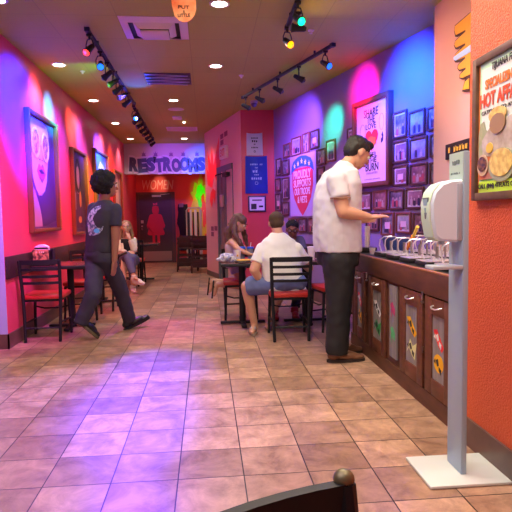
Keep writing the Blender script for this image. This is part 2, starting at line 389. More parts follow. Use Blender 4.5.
# ---------------------------------------------------------------- ceiling fittings
def at_ceil(px, py, z=CEIL): return None
glow = M('downlight_glow', (1, .93, .82), emit=14)
trim_m = M('ceiling_white_trim', (.70, .62, .58), .5)
DL_TXT = {(-1.62, 4.63): 'recessed round ceiling light over the left wall, nearest to the viewer',
          (-1.62, 6.48): 'recessed round ceiling light over the left wall above the giant face portrait',
          (-1.62, 8.37): 'recessed round ceiling light over the left wall above the dark seated portrait',
          (-1.62, 10.32): 'recessed round ceiling light over the left wall, beside the end of the track',
          (-1.62, 12.3): 'recessed round ceiling light above the first letters of RESTROOMS',
          (-.45, 8.35): 'recessed round ceiling light in mid aisle in front of the round speaker',
          (-.45, 12.3): 'recessed round ceiling light above the last letters of RESTROOMS',
          (.147, 6.48): 'recessed round ceiling light in the plain ceiling right of the purple grille',
          (.147, 4.63): 'recessed round ceiling light right of the hanging flame sign',
          (.147, 2.8): None}
for (x, y), tx in DL_TXT.items():
    if not tx: continue
    t = thing('recessed_ceiling_light', tx, 'ceiling light', (x, y, CEIL), 0, 'recessed round downlights')
    MB().ringp(0, 0, .085, .085, .02, 0, .012).build('trim_ring', trim_m, t)
    t.children[0].data.transform(Matrix.Rotation(PI/2, 4, 'X')); t.children[0].data.transform(Matrix.Translation((0, 0, -.008)))
    MB().lathe([(.066, -.006), (.066, -.001)]).build('glowing_lens', glow, t)
# square air diffuser
t = thing('air_diffuser', 'large square white stepped air diffuser in the ceiling near the flame sign', 'air vent', (-.43, 5.245, CEIL))
pinkw = M('diffuser_white', (.72, .60, .66), .45)
for i, (o_, i_, z0, z1) in enumerate([(.30, .225, -.004, -.030), (.185, .13, -.012, -.052), (.11, .0, -.05, -.062)]):
    m_ = MB()
    if i_ > 0:
        vs = []
        for k in range(4):
            sx, sy = ((-1, -1), (1, -1), (1, 1), (-1, 1))[k]
            vs.append([m_.bm.verts.new((sx*o_, sy*o_, z0)), m_.bm.verts.new((sx*i_, sy*i_, z1)), m_.bm.verts.new((sx*i_, sy*i_, z1+.008)), m_.bm.verts.new((sx*o_, sy*o_, z0+.006))])
        for k in range(4):
            a, b = vs[k], vs[(k+1) % 4]
            for j in range(4): m_.bm.faces.new((a[j], b[j], b[(j+1) % 4], a[(j+1) % 4]))
    else: m_.box((0, 0, z1), (.25, .25, .012), None, .004)
    m_.build('louver_ring' if i < 2 else 'center_plate', pinkw, t)
MB().box((0, 0, -.001), (.58, .58, .002)).build('backing', black, t)
# grille with wavy purple slats
t = thing('ceiling_grille', 'square ceiling grille with crossing purple strips beyond the air diffuser', 'air vent', (-.435, 7.09, CEIL))
m_ = MB().box((0, 0, -.004), (.56, .56, .006)); m_.build('panel', M('grille_panel', (.05, .035, .07), .5), t)
m_ = MB()
for k in range(7):
    m_.box((random.uniform(-.03, .03), -.225+.075*k, -.014-.003*(k % 2)), (.52, .030, .006), Matrix.Rotation(.16*(-1)**k, 3, 'Z'))
m_.build('slats', M('slat_purple', (.50, .44, .62), .3, .3), t)
t = thing('return_grille', 'far flat slotted ceiling grille just before the RESTROOMS header', 'air vent', (-.44, 11.0, CEIL))
m_ = MB().box((0, 0, -.003), (.6, .46, .006)); m_.build('panel', pinkw, t)
m_ = MB()
for k in range(9): m_.box((0, -.19+.0475*k, -.01), (.54, .022, .01))
m_.build('slats', trim_m, t)
o = MB().lathe([(.12, -.001), (.13, -.008), (.10, -.014), (.0001, -.018)]).build('round_ceiling_speaker', trim_m); o.location = (-.449, 9.02, CEIL)
tag(o, 'flat round white speaker cover in the ceiling mid aisle', 'speaker')
t = thing('ceiling_sensor', 'small square white sensor box on the ceiling before the far grille', 'sensor', (-.47, 9.75, CEIL))
MB().box((0, 0, -.012), (.16, .22, .024), None, .006).build('housing', trim_m, t)
MB().ball((.1, .45, -.012), .018).build('glowing_dot', glow, t)
t = thing('dome_camera', 'small blue grey dome camera hanging by the far end of the right track', 'camera', (.758, 8.4, CEIL))
MB().cyl((0, 0, 0), (0, 0, -.035), .055).build('mount', M('camera_grey', (.35, .35, .5), .4), t)
MB().ball((0, 0, -.05), .045).build('dome', M('camera_dome', (.10, .10, .25), .1), t)
for p_, tx in (((1.026, 5.237), 'tiny round sprinkler cap on the ceiling near the right track'), ((.47, 6.9), 'tiny round sprinkler cap on the ceiling above the middle of the aisle'), ((-1.42, 6.75), 'tiny round sprinkler cap on the ceiling left of the left track')):
    o = MB().lathe([(.03, 0), (.03, -.008), (.012, -.02), (.012, -.035)], seg=12).build('sprinkler_cap', trim_m); o.location = (*p_, CEIL); tag(o, tx, 'sprinkler', 'ceiling sprinkler caps')
# flame board hanging on threads
t = thing('flame_sign', 'orange flame shaped board reading PUT A LITTLE hanging from the ceiling', 'sign', (-.122, 3.9, 2.64))
fl = [(-.082, .02), (-.085, .06), (-.07, .11), (-.06, .06), (-.045, .12), (-.03, .17), (-.018, .10), (0, .075), (.02, .11), (.015, .17), (.045, .12), (.055, .07), (.07, .11), (.083, .05), (.085, .0), (.07, -.045), (.045, -.075), (.02, -.088), (-.005, -.09), (-.035, -.08), (-.065, -.05)]
MB().plate(fl, -.004, .008).build('board', M('flame_orange', (.85, .16, .05), .5, var=(9, (.95, .42, .22), .15)), t)
for s_, z_, w_, rt in (('PUT', .01, .075, -.04), ('A', -.02, .014, 0), ('LITTLE', -.045, .085, .04)):
    text(s_, w_, .022, black_pl, t, 0, z_, -.006, .002, bold=.01, rot=rt)
MB().tube([(-.06, 0, .09), (-.06, 0, .31)], .001, 4).tube([(.06, 0, .09), (.06, 0, .31)], .001, 4).build('string', black_pl, t)

# track lights: rail plus stems; each head is a lamp of its own
BULB = {}
def bulb_mat(c, e=2.4):
    k = tuple(c)
    if k not in BULB: BULB[k] = M('bulb_glow_%d' % len(BULB), c, emit=e)
    return BULB[k]
def rail(name_txt, p0, p1):
    t = thing('lighting_track', name_txt, 'track light', (0, 0, 0))
    p0, p1 = Vector(p0), Vector(p1); d = (p1-p0); a = math.atan2(d.y, d.x)
    MB().box((p0+p1)/2, (d.length, .036, .03), Matrix.Rotation(a, 3, 'Z'), .004).build('rail', black, t)
    for q_ in (p0, p1): MB().box(q_, (.05, .045, .036), Matrix.Rotation(a, 3, 'Z')).build('end_cap', black, t)
    m_ = MB(); k = 0
    for q in (.15, .5, .85): c = p0+d*q; m_.cyl(c, (c.x, c.y, CEIL), .012)
    m_.build('mount', black, t); return t
def head(loc, aim, txt, col=None, lampname='track_spotlight'):
    """can on a curved yoke hanging from the rail at loc, pointing along aim"""
    t = thing(lampname, txt, 'spotlight', loc, 0, 'track spotlights')
    aim = Vector(aim).normalized()
    m_ = MB().cyl((0, 0, 0), (0, 0, -.05), .011).box((0, 0, -.012), (.05, .03, .02)); 
    side = aim.cross(Vector((0, 0, 1))).normalized()
    m_.tube([Vector((0, 0, -.05))+side*.045*s_ + Vector((0, 0, -.085*abs(q_))) for s_, q_ in ((-1, 1), (-1, .5), (-.6, 0), (.6, 0), (1, .5), (1, 1))], .006, 6)
    m_.build('yoke', black, t)
    c = Vector((0, 0, -.135)); m_ = MB().cyl(c-aim*.05, c+aim*.02, .024, .03).cyl(c+aim*.02, c+aim*.06, .03, .040).cyl(c-aim*.065, c-aim*.05, .015, .024)
    m_.build('can', black, t)
    m_ = MB().ball(c+aim*.055, .033 if col else .028); m_.build('bulb', bulb_mat(col) if col else M('unlit_bulb', (.12, .11, .13), .25), t)
    return t
rail('black lighting track over the left side of the aisle, the nearer one', (-1.03, 5.16, CEIL-.05), (-1.03, 8.35, CEIL-.05))
rail('black lighting track over the left side, the farther one by the restrooms', (-1.06, 8.55, CEIL-.05), (-1.10, 12.0, CEIL-.05))
rail('black lighting track running along the framed photo wall on the right', (1.30, 5.52, CEIL-.05), (.56, 7.93, CEIL-.05))
rail('short black lighting track at the top edge with green and amber lamps', (.767, 5.03, CEIL-.05), (.75, 3.6, CEIL-.05))
H1 = CEIL-.06
hl = (-1, .25, -.5)
head((-1.03, 5.24, H1), (-.35, -.5, -.6), 'red glowing spotlight at the near end of the left track', (1, .05, .03))
head((-1.03, 5.76, H1), (.1, -.7, -.5), 'bright blue spotlight just behind the red one on the left track', (.01, .14, 1))
for i, (y_, tx) in enumerate(((6.15, 'unlit black spotlight next behind the blue lamp on the near left track'), (6.5, 'second unlit spotlight behind the blue lamp on the near left track'), (6.85, 'third unlit spotlight behind the blue lamp on the near left track'), (7.2, 'fourth unlit spotlight behind the blue lamp on the near left track'), (7.6, 'unlit spotlight at the far end of the near left track'))):
    head((-1.03, y_, H1), (-.8, .3*(-1)**i, -.55), tx)
head((-1.06, 8.65, H1), (.2, -.7, -.45), 'glaring blue spotlight at the near end of the far left track', (.01, .20, 1))
for i, (y_, tx) in enumerate(((9.0, 'first dark spotlight behind the glaring blue lamp on the far track'), (9.45, 'second dark spotlight behind the glaring blue lamp on the far track'), (9.9, 'third dark spotlight behind the glaring blue lamp on the far track'), (10.35, 'fourth dark spotlight behind the glaring blue lamp on the far track'), (10.8, 'fifth dark spotlight behind the glaring blue lamp on the far track'), (11.25, 'sixth dark spotlight on the far track, last but one before its end'), (11.7, 'last dark spotlight at the restroom end of the far track'))):
    head((-1.08, y_, H1), (-.8, .35*(-1)**i, -.5), tx)
for q, tx, c_ in ((.06, 'blue glowing spotlight at the near end of the photo wall track', (.01, .12, 1)), (.30, 'unlit spotlight next to the blue one on the photo wall track', None), (.53, 'unlit spotlight in the middle of the photo wall track', None), (.76, 'unlit spotlight last but one on the photo wall track', None), (.96, 'unlit spotlight at the far end of the photo wall track', None)):
    head((1.30-.74*q, 5.52+2.41*q, H1), (.9, -.1, -.45) if not c_ else (.5, -.6, -.5), tx, c_)
head((.757, 4.40, H1), (.3, -.6, -.5), 'green glowing spotlight on the short track at the top edge', (.0, 1, .35))
head((.76, 4.98, H1), (.3, -.6, -.5), 'amber glowing spotlight hanging at the end of the short track', (1, .35, .0))
head((.80, 4.62, H1), (-.9, .1, .1), 'unlit can turned sideways between the amber and green lamps')

# ---------------------------------------------------------------- wall signs and art
black_ink = M('black_ink', (.02, .015, .03), .6)
# RESTROOMS lettering on the header
t = thing('graffiti_lettering', 'spray painted word RESTROOMS in blocky graffiti on the header wall', 'sign', (-.88, 13.1, 2.46))
word = 'RESTROOMS'; wch = 1.76/9
for i, ch in enumerate(word):
    x_ = -.88+wch*(i+.5); z_ = .012*(-1)**i; rt = .07*(-1)**(i+1)
    text(ch, wch*1.34, .42, M('letter_halo', (.62, .52, .72), .5), t, x_, z_, -.004, .002, name='letter_outline', bold=.09, rot=rt)
for i, ch in enumerate(word):
    x_ = -.88+wch*(i+.5); z_ = .012*(-1)**i; rt = .07*(-1)**(i+1)
    text(ch, wch*1.12, .33, M('letter_fill', (.045, .04, .16), .5), t, x_, z_, -.008, .003, name='letter', bold=.075, rot=rt)
m_ = MB()
for k in range(5):
    x_ = -.55+.32*k+random.uniform(-.05, .05)
    MB().plate([(x_-.05, .20), (x_+.05, .20), (x_+.035, .25), (x_+.05, .29), (x_+.015, .265), (x_, .32), (x_-.015, .265), (x_-.05, .29), (x_-.035, .25)], -.006, .003).build('small_crown', M('crown_plum', (.16, .06, .20), .5), t)
t = thing('graffiti_word', 'scrawled word WOMEN glowing above the plum restroom door', 'sign', (-1.30, 15.15, 2.12))
text('WOMEN', .84, .26, M('pale_scrawl', (.95, .55, .40), .5), t, 0, 0, -.006, .003, shear=.2)
# green and yellow graffiti on alcove right wall (faces -x) and far wall
t = thing('graffiti_mural', 'drippy green, yellow and magenta graffiti on the red wall right of the restroom door', 'mural', (-.16, 15.15, 1.5))
gg = M('graffiti_green', (.08, .85, .03), .5); gy = M('graffiti_yellow', (.62, .48, .05), .5); gr = M('graffiti_red', (.70, .05, .03), .5)
def rect(x0, z0, x1, z1): return [(x0, z0), (x1, z0), (x1, z1), (x0, z1)]
def jag(cx, cz, rx, rz, n=18, j=.35):
    return [(cx+rx*(1+random.uniform(-j, j))*math.cos(2*PI*k/n), cz+rz*(1+random.uniform(-j, j))*math.sin(2*PI*k/n)) for k in range(n)]
MB().plate(jag(0, .05, .24, .85, 34, .4), -.004, .002).plate(jag(-.03, -.6, .10, .35), -.0042, .002).build('yellow_drip', gy, t)
MB().plate(jag(-.02, .38, .12, .30), -.008, .003).plate(jag(.03, .15, .05, .20), -.0082, .003).build('green_splash', gg, t)
MB().plate(jag(.08, .1, .05, .25), -.012, .003).plate(jag(.12, -.3, .08, .25), -.0122, .003).build('red_splash', gr, t)
t = thing('graffiti_tag', 'magenta and purple spray patch low on the alcove side wall', 'mural', (.06, 13.6, 1.5), -PI/2)
MB().plate(jag(0, 0, .16, .18), -.004, .002).plate(jag(.1, .5, .10, .2), -.0042, .002).build('magenta_patch', M('graffiti_violet', (.45, .12, .70), .5), t)
MB().plate(jag(-.05, -.4, .22, .25), -.004, .002).build('yellow_patch', gy, t)
# red flame graffiti on hall wall
t = thing('wall_flames', 'tall ragged red flames painted on the pink wall beside the side door', 'mural', hallp(1.93, 1.75), hall_rz)
m_ = MB()
q_ = [(-.28, -.25), (-.33, .3), (-.22, .10), (-.25, .72), (-.10, .30), (-.04, .80), (.02, .25), (.20, .72), (.30, .95), (.28, .45), (.38, .60), (.30, .05), (.16, -.20), (.05, -.05), (-.06, -.35)]
m_.plate([(a_*1.75+.02, b_*.72+.30) for a_, b_ in q_], -.004, .002)
q_ = [(-.12, -.45), (-.02, -.30), (.10, -.42), (.06, -.85), (.0, -.60), (-.08, -.95), (-.16, -.7)]
m_.plate([(a_*1.9, b_*.6+.22) for a_, b_ in q_], -.0042, .002)
m_.build('flame_paint', M('flame_red_paint', (.85, .03, .05), .5), t)
for cx, cz, tx in ((.88, .97, 'stack of plum squares stencilled high on the pink wall above the exit sign'), (.0, -.75, 'plum squares stencilled low on the pink wall left of the side door')):
    o = MB()
    for k in range(3): o.plate(rect(-.15+(.28 if k == 2 else 0)-.11, -.10+(.12 if k == 2 else .11*k*1.0)-.045, -.15+(.28 if k == 2 else 0)+.11, -.10+(.12 if k == 2 else .11*k)+.045), -.003, .002)
    o = o.build('stencil_squares', M('stencil_plum', (.22, .05, .10), .6)); p_ = hallp(1.93-cx, 1.75+cz-.03); o.location = p_; o.rotation_euler = (0, 0, hall_rz)
    tag(o, tx, 'mural')
# exit sign
t = thing('exit_sign', 'small pale box shaped exit sign above the side door', 'exit sign', hallp(.98, 2.38), hall_rz)
MB().lohi((-.20, -.06, -.11), (.20, -.0, .11), .006).build('housing', M('sign_ivory', (.80, .70, .66), .5), t)
text('EXIT', .30, .13, M('exit_red', (.65, .12, .10), .5), t, 0, 0, -.062, .002, bold=.02)
# the orange wall: two hanging shirts/banners and a framed notice
def banner(name, txt, cx, cz, w_, h_, mat, loc_y, lines, ink):
    t = thing(name, txt, 'banner', (cx, loc_y, cz))
    m_ = MB(); n = 8; vs = []
    for j in range(n+1):
        for i in range(n+1):
            u, v = i/n-.5, j/n-.5
            flare = 1+.05*(.5-v)
            dip = -.012*(1-(2*u)**2)*(1 if j == n else 0)
            vs.append(m_.bm.verts.new((u*w_*flare, -.012-.006*math.sin(u*9+v*3), v*h_+dip)))
    for j in range(n):
        for i in range(n): m_.bm.faces.new([vs[a] for a in (j*(n+1)+i, j*(n+1)+i+1, (j+1)*(n+1)+i+1, (j+1)*(n+1)+i)])
    g = bmesh.ops.solidify(m_.bm, geom=m_.bm.faces[:], thickness=.003)
    m_.build('cloth', mat, t)
    for k_, (s_, z_, ww, hh) in enumerate(lines):
        if s_ == 'o': MB().ringp(0, z_, ww/2, hh/2, .007, -.024, .002).build('round_emblem', ink, t)
        else: strokes(t, 0, z_, ww, hh, ink, -.024, k_+int(cx*100))
    return t
banner('white_banner', 'small white cloth banner with black lettering above the blue one', .818, 2.40, .26, .37, M('banner_white', (.82, .76, .85), .7), 9.1,
       (('UNIQUE TO', .10, .12, .03), ('BURN', .05, .10, .045), ('&', .0, .03, .03), ('SHINE', -.055, .12, .03), ('o', -.12, .035, .035)), black_ink)
banner('blue_banner', 'larger bright blue cloth banner with white lettering on the orange red wall', .84, 1.90, .36, .62, M('banner_blue', (.02, .06, .62), .6), 9.1,
       (('FEED THE FIRE', .17, .21, .035), ('WE', .115, .05, .03), ('Blaze', .06, .14, .06), ('OUR', .0, .08, .03), ('TRAILS', -.06, .18, .05), ('o', -.14, .055, .055)), M('banner_ink_pale', (.35, .45, .85), .6))
t = thing('framed_notice', 'dark framed white notice under the blue banner', 'picture', (.842, 9.1, 1.42))
MB().box((0, -.012, 0), (.30, .024, .27), None, .003).build('frame', M('plum_black_frame', (.03, .015, .05), .4), t)
m_ = MB().plate([(-.125, -.11), (.125, -.11), (.125, .11), (-.125, .11)], -.026, .002); m_.build('page', M('notice_paper', (.66, .62, .74), .6), t)
m_ = MB().plate([(-.10, -.09), (-.01, -.09), (-.01, .0), (-.10, .0)], -.029, .002).plate([(.03, -.06), (.10, -.06), (.10, -.03), (.03, -.03)], -.029, .002).plate([(-.08, .05), (.08, .05), (.08, .07), (-.08, .07)], -.029, .002)
m_.build('printed_image', black_ink, t)

# framed portraits on left wall (local x -> +y of the room)
brown_fr = M('portrait_frame_brown', (.20, .07, .035), .4); gold_fr = M('studded_gold', (.45, .33, .06), .35, .7, bump=(60, 1))
def portrait(txt, y0, y1, z0, z1, canvas, nm='framed_portrait'):
    w_, h_ = y1-y0, z1-z0
    t = thing(nm, txt, 'picture', (WX, (y0+y1)/2, (z0+z1)/2), PI/2)
    m_ = MB(); fw, D = .038, .055
    m_.lohi((-w_/2, -D, -h_/2), (-w_/2+fw, 0, h_/2), .004).lohi((w_/2-fw, -D, -h_/2), (w_/2, 0, h_/2), .004).lohi((-w_/2+fw, -D, h_/2-fw), (w_/2-fw, 0, h_/2), .004).lohi((-w_/2+fw, -D, -h_/2), (w_/2-fw, 0, -h_/2+fw), .004)
    m_.build('frame', brown_fr, t)
    m_ = MB(); n = int(h_/.03)
    for k in range(n): m_.ball((w_/2-.012, -D-.004, -h_/2+.02+k*(h_-.04)/(n-1)), .011, 6)
    m_.build('gold_studs', gold_fr, t)
    MB().plate([(-w_/2+fw, -h_/2+fw), (w_/2-fw, -h_/2+fw), (w_/2-fw, h_/2-fw), (-w_/2+fw, h_/2-fw)], -.012, .010).build('canvas', canvas, t)
    return t, w_, h_
t, w_, h_ = portrait('huge framed painting of a pale face with big round glasses and parted lips', 6.02, 7.11, 1.075, 2.395, M('canvas_deep_purple', (.085, .03, .17), .35, var=(3, (.16, .05, .30), .25)))
cy, cz = 6.565, 1.735
def L(pts): return [(a-cy, b-cz) for a, b in pts]
face = [(6.16, 2.24), (6.22, 2.33), (6.64, 2.333), (6.80, 2.30), (6.85, 2.20), (6.83, 2.05), (6.77, 1.858), (6.70, 1.654), (6.61, 1.545), (6.48, 1.485), (6.37, 1.49), (6.28, 1.55), (6.20, 1.67), (6.16, 1.833), (6.15, 2.068)]
MB().plate(L(face), -.016, .003).build('painted_face', M('paint_pale_pink', (.74, .46, .62), .5, var=(3, (.62, .36, .56), .2)), t)
MB().plate(L([(6.11, 1.62), (6.22, 1.55), (6.33, 1.45), (6.42, 1.32), (6.46, 1.22), (6.47, 1.135), (6.10, 1.135)]), -.014, .002).build('painted_neck', M('paint_lilac', (.50, .28, .52), .5), t)
MB().plate(L([(6.47, 1.50), (6.63, 1.56), (6.72, 1.66), (6.80, 1.86), (6.87, 2.08), (6.90, 2.33), (7.03, 2.335), (7.04, 1.2), (6.60, 1.14), (6.48, 1.14), (6.47, 1.25), (6.38, 1.38), (6.28, 1.50), (6.38, 1.47)]), -.0145, .002).build('painted_hair', M('paint_violet_dark', (.10, .035, .20), .5), t)
m_ = MB()
for cx, cz_, rx, rz in ((6.33, 2.07, .155, .17), (6.69, 2.05, .145, .17)):
    m_.ringp(cx-cy, cz_-cz, rx, rz, .032, -.024, .006)
m_.plate(L([(6.47, 2.09), (6.55, 2.09), (6.55, 2.06), (6.47, 2.06)]), -.024, .005)
m_.build('painted_glasses', M('paint_white_rim', (.80, .62, .78), .4), t)
m_ = MB()
for cx, cz_ in ((6.33, 2.07), (6.69, 2.05)):
    m_.ellp(cx-cy, cz_-cz, .115, .13, -.018, .002)
m_.build('painted_lens', M('paint_lens', (.34, .12, .34), .3, var=(22, (.70, .45, .66), .06)), t)
MB().plate(L([(6.34, 1.765), (6.42, 1.845), (6.485, 1.81), (6.56, 1.85), (6.66, 1.735), (6.53, 1.640), (6.41, 1.685)]), -.020, .003).build('painted_lips', M('paint_lips', (.55, .10, .24), .35), t)
m_ = MB().plate(L([(6.40, 1.768), (6.48, 1.785), (6.60, 1.745), (6.48, 1.735)]), -.0235, .002).ellp(6.46-cy, 1.895-cz, .018, .011, -.020, .002).ellp(6.54-cy, 1.892-cz, .018, .011, -.020, .002)
m_.build('painted_mouth_opening', M('paint_dark', (.10, .02, .10), .4), t)
MB().plate(L([(6.44, 2.0), (6.47, 2.0), (6.43, 1.92), (6.41, 1.90)]), -.019, .002).build('painted_nose_shade', M('paint_lilac', (0, 0, 0)), t)
t, w_, h_ = portrait('tall narrow framed painting of a woman in dark clothes holding an orange drink', 7.90, 8.80, .993, 2.222, M('canvas_night', (.035, .02, .06), .35, var=(2, (.10, .04, .12), .2)))
cy, cz = 8.35, 1.61
MB().ellp(-.05, .22, .11, .16, -.016, .002).plate([(-.02, .08), (-.1, .08), (-.1, -.02), (-.0, -.02)], -.0155, .002).plate([(-.32, .05), (-.20, -.02), (-.22, -.25), (-.34, -.30)], -.016, .002).build('painted_face_and_arm', M('paint_mauve_skin', (.50, .25, .38), .5), t)
MB().ringp(-.05, .24, .16, .25, .06, -.019, .002).build('painted_hair', M('paint_hair_dark', (.04, .02, .04), .5), t)
MB().plate([(-.20, -.03), (.08, .0), (.15, -.15), (.18, -.52), (-.25, -.52), (-.24, -.2)], -.0145, .002).build('painted_dress', M('paint_plum', (.10, .03, .10), .5), t)
MB().ellp(.05, -.10, .07, .12, -.019, .002).ellp(-.0, -.40, .10, .05, -.019, .002).build('painted_drink', M('paint_orange', (.75, .25, .10), .5), t)
t, w_, h_ = portrait('framed abstract painting in turquoise, pink and blue behind the walking man', 9.47, 10.71, 1.0, 2.405, M('canvas_teal', (.10, .30, .30), .4, var=(2.2, (.12, .10, .40), .2)))
MB().plate(jag(.1, .35, .28, .20, 16, .2), -.016, .002).build('painted_blossom', M('paint_blossom', (.75, .50, .62), .5), t)
MB().plate(jag(.15, .05, .25, .14, 16, .25), -.0165, .002).build('painted_blue_stroke', M('paint_blue', (.05, .12, .65), .5), t)
MB().plate(jag(-.2, -.25, .25, .25, 16, .25), -.0165, .002).build('painted_green_stroke', M('paint_green', (.12, .35, .18), .5), t)
t, w_, h_ = portrait('farthest framed painting on the left wall, mostly pale cream', 11.38, 12.35, .95, 2.22, M('canvas_cream', (.45, .36, .34), .4, var=(2, (.20, .12, .14), .15)))
MB().plate(jag(0, .1, .2, .4, 14, .2), -.016, .002).build('painted_shape', M('paint_cream', (.65, .55, .45), .5), t)

# ---------------------------------------------------------------- angled right wall items; s runs from near to far
rw_rz = math.atan2(-DV.y, -DV.x)
def rwp(s, z): q = A2+DV*s; return (q.x, q.y, z)
def rect(x0, z0, x1, z1): return [(x0, z0), (x1, z0), (x1, z1), (x0, z1)]
# heart poster
t = thing('framed_heart_poster', 'big framed poster reading SHARE THE LOVE, FEEL THE BURN around a red heart', 'poster', rwp(1.048, 2.01), rw_rz)
m_ = MB(); W_, H_, fw, D = .775, .985, .05, .07
m_.lohi((-W_/2, -D, -H_/2), (-W_/2+fw, 0, H_/2), .005).lohi((W_/2-fw, -D, -H_/2), (W_/2, 0, H_/2), .005).lohi((-W_/2+fw, -D, H_/2-fw), (W_/2-fw, 0, H_/2), .005).lohi((-W_/2+fw, -D, -H_/2), (W_/2-fw, 0, -H_/2+fw), .005)
m_.build('frame', M('plum_brown_frame', (.15, .05, .03), .4), t)
MB().plate(rect(-W_/2+fw, -H_/2+fw, W_/2-fw, H_/2-fw), -.03, .02).build('poster', M('poster_lilac_white', (.74, .62, .74), .5), t)
ink = M('poster_ink', (.035, .02, .05), .6)
for s_, ww, hh, z_ in (('SHARE', .30, .09, .335), ('THE', .17, .07, .255), ('LOVE', .22, .065, .185)): text(s_, ww, hh, ink, t, -.02, z_, -.034, .002, bold=.01)
for s_, ww, hh, z_ in (('FEEL', .22, .055, -.135), ('THE', .19, .055, -.195), ('BURN', .27, .085, -.27)): text(s_, ww, hh, ink, t, 0.0, z_, -.034, .002, bold=.01)
strokes(t, 0, -.335, .24, .03, M('poster_pale_ink', (.50, .30, .50), .5), -.034, 2, 8); strokes(t, 0, -.405, .34, .014, M('poster_pale_ink', (0, 0, 0)), -.034, 4, 16)
def heart(cx, cz, w_, h_, n=28):
    P = []
    for k in range(n):
        a = 2*PI*k/n; P.append((cx+w_/2*math.sin(a)**3, cz+h_/2*(13*math.cos(a)-5*math.cos(2*a)-2*math.cos(3*a)-math.cos(4*a))/15.0)); 
    return P
MB().plate(heart(.0, .04, .27, .25), -.036, .003).build('heart', M('heart_red', (.80, .03, .05), .5), t)
MB().plate(jag(.0, .01, .09, .07, 12, .3), -.040, .003).build('heart_flame', M('heart_orange', (.85, .22, .05), .5), t)
MB().plate([(.19, -.03), (.23, -.01), (.235, .05), (.22, .09), (.20, .06), (.215, .03), (.19, .02)], -.034, .002).build('ink_figure', ink, t)
MB().ringp(-.2, .13, .06, .10, .006, -.034, .002).ringp(.2, .2, .05, .09, .006, -.034, .002).build('pale_scrolls', M('poster_pale_ink', (.50, .30, .50), .5), t)
# shield banner
t = thing('shield_banner', 'lilac banner with a red, white and blue shield reading PROUDLY SUPPORTS OUR TROOPS & VETS', 'banner', rwp(3.01, 1.65), rw_rz)
MB().plate(rect(-.46, -.45, .46, .45), -.016, .004).build('cloth', M('banner_lilac', (.50, .38, .72), .6), t)
MB().plate([(-.37, .26), (.37, .26), (.37, .0), (.30, -.18), (.15, -.33), (0, -.44), (-.15, -.33), (-.30, -.18), (-.37, .0)], -.02, .003).build('red_field', M('shield_red', (.72, .04, .10), .5), t)
arc = [(-.40, .19), (-.30, .24), (-.15, .275), (0, .285), (.15, .275), (.30, .24), (.40, .19), (.37, .30), (.31, .37), (.15, .42), (0, .435), (-.15, .42), (-.31, .37), (-.37, .30)]
MB().plate(arc, -.024, .003).build('blue_arch', M('shield_blue', (.03, .16, .80), .5), t)
m_ = MB()
for k in range(5):
    cx, cz_ = -.26+.13*k, .30+.05*(1-abs(k-2)/2)
    m_.plate([(cx+(.045 if j % 2 == 0 else .018)*math.sin(PI*j/5), cz_+(.045 if j % 2 == 0 else .018)*math.cos(PI*j/5)) for j in range(10)], -.028, .003)
m_.build('star_row', M('star_white', (.85, .85, .9), .5), t)
wi = M('shield_letter_pale', (.80, .70, .80), .5)
for s_, ww, hh, z_ in (('PROUDLY', .62, .125, .165), ('SUPPORTS', .62, .11, .035), ('OUR TROOPS', .56, .105, -.085), ('& VETS', .34, .10, -.205)): text(s_, ww, hh, wi, t, 0, z_, -.024, .002, bold=.02)
# framed photos
fr_m = M('photo_frame_brown', (.085, .035, .03), .4); fr_r = M('photo_frame_rosewood', (.20, .06, .045), .4)
mat_b = M('photo_mat_pale', (.62, .56, .62), .6)
PH = [M('photo_dusk', (.03, .03, .05), .3, var=(9, (.28, .26, .32), .12)), M('photo_grey', (.10, .09, .11), .3, var=(13, (.34, .31, .34), .10)),
      M('photo_warm', (.12, .05, .06), .3, var=(11, (.36, .20, .19), .12)), M('photo_bright', (.42, .40, .46), .3, var=(7, (.18, .15, .22), .10)),
      M('photo_pinkish', (.34, .19, .22), .3, var=(8, (.16, .07, .10), .12))]
FIG = [M('photo_figure_light', (.45, .34, .33), .4), M('photo_figure_dark', (.03, .025, .05), .4), M('photo_figure_red', (.45, .08, .10), .4)]
FR = {'r1a': (.532, 2.125, .25, .274), 'r1b': (.243, 2.093, .26, .251), 'r1c': (-.045, 2.094, .25, .225), 'r2a': (.522, 1.849, .262, .232), 'r2b': (.215, 1.841, .283, .223),
 'r2c': (-.09, 1.841, .25, .215), 'r3a': (.521, 1.603, .262, .213), 'r3b': (.213, 1.594, .283, .212), 'r3c': (-.09, 1.585, .25, .205), 'r4a': (1.235, 1.359, .285, .215), 'r4b': (.913, 1.365, .28, .215),
 'r4c': (.594, 1.359, .272, .215), 'r4d': (.272, 1.362, .30, .215), 'r5a': (1.071, 1.122, .28, .204), 'r5b': (.764, 1.101, .255, .25), 'r5c': (.466, 1.115, .266, .217), 'r5d': (.155, 1.110, .287, .22),
 'l_a': (3.607, 2.227, .286, .215), 'l_b': (3.234, 2.245, .35, .272), 'l_c': (2.885, 2.248, .242, .289), 'l_d': (2.59, 2.260, .289, .255), 'l_e': (2.096, 2.045, .265, .285), 'l_f': (2.386, 1.995, .277, .221),
 'l_g': (2.40, 1.755, .21, .215), 'l_h': (3.96, 2.003, .221, .275), 'l_i': (3.657, 1.970, .285, .235), 'l_j': (4.00, 1.720, .235, .21), 'l_k': (3.675, 1.644, .284, .350), 'l_l': (4.00, 1.435, .26, .29), 'l_m': (3.680, 1.325, .273, .221),
 'l_n': (3.40, 1.060, .32, .225), 'l_o': (3.045, 1.070, .30, .21), 'l_p': (2.715, 1.065, .26, .225), 'l_q': (1.558, 2.18, .19, .150)}
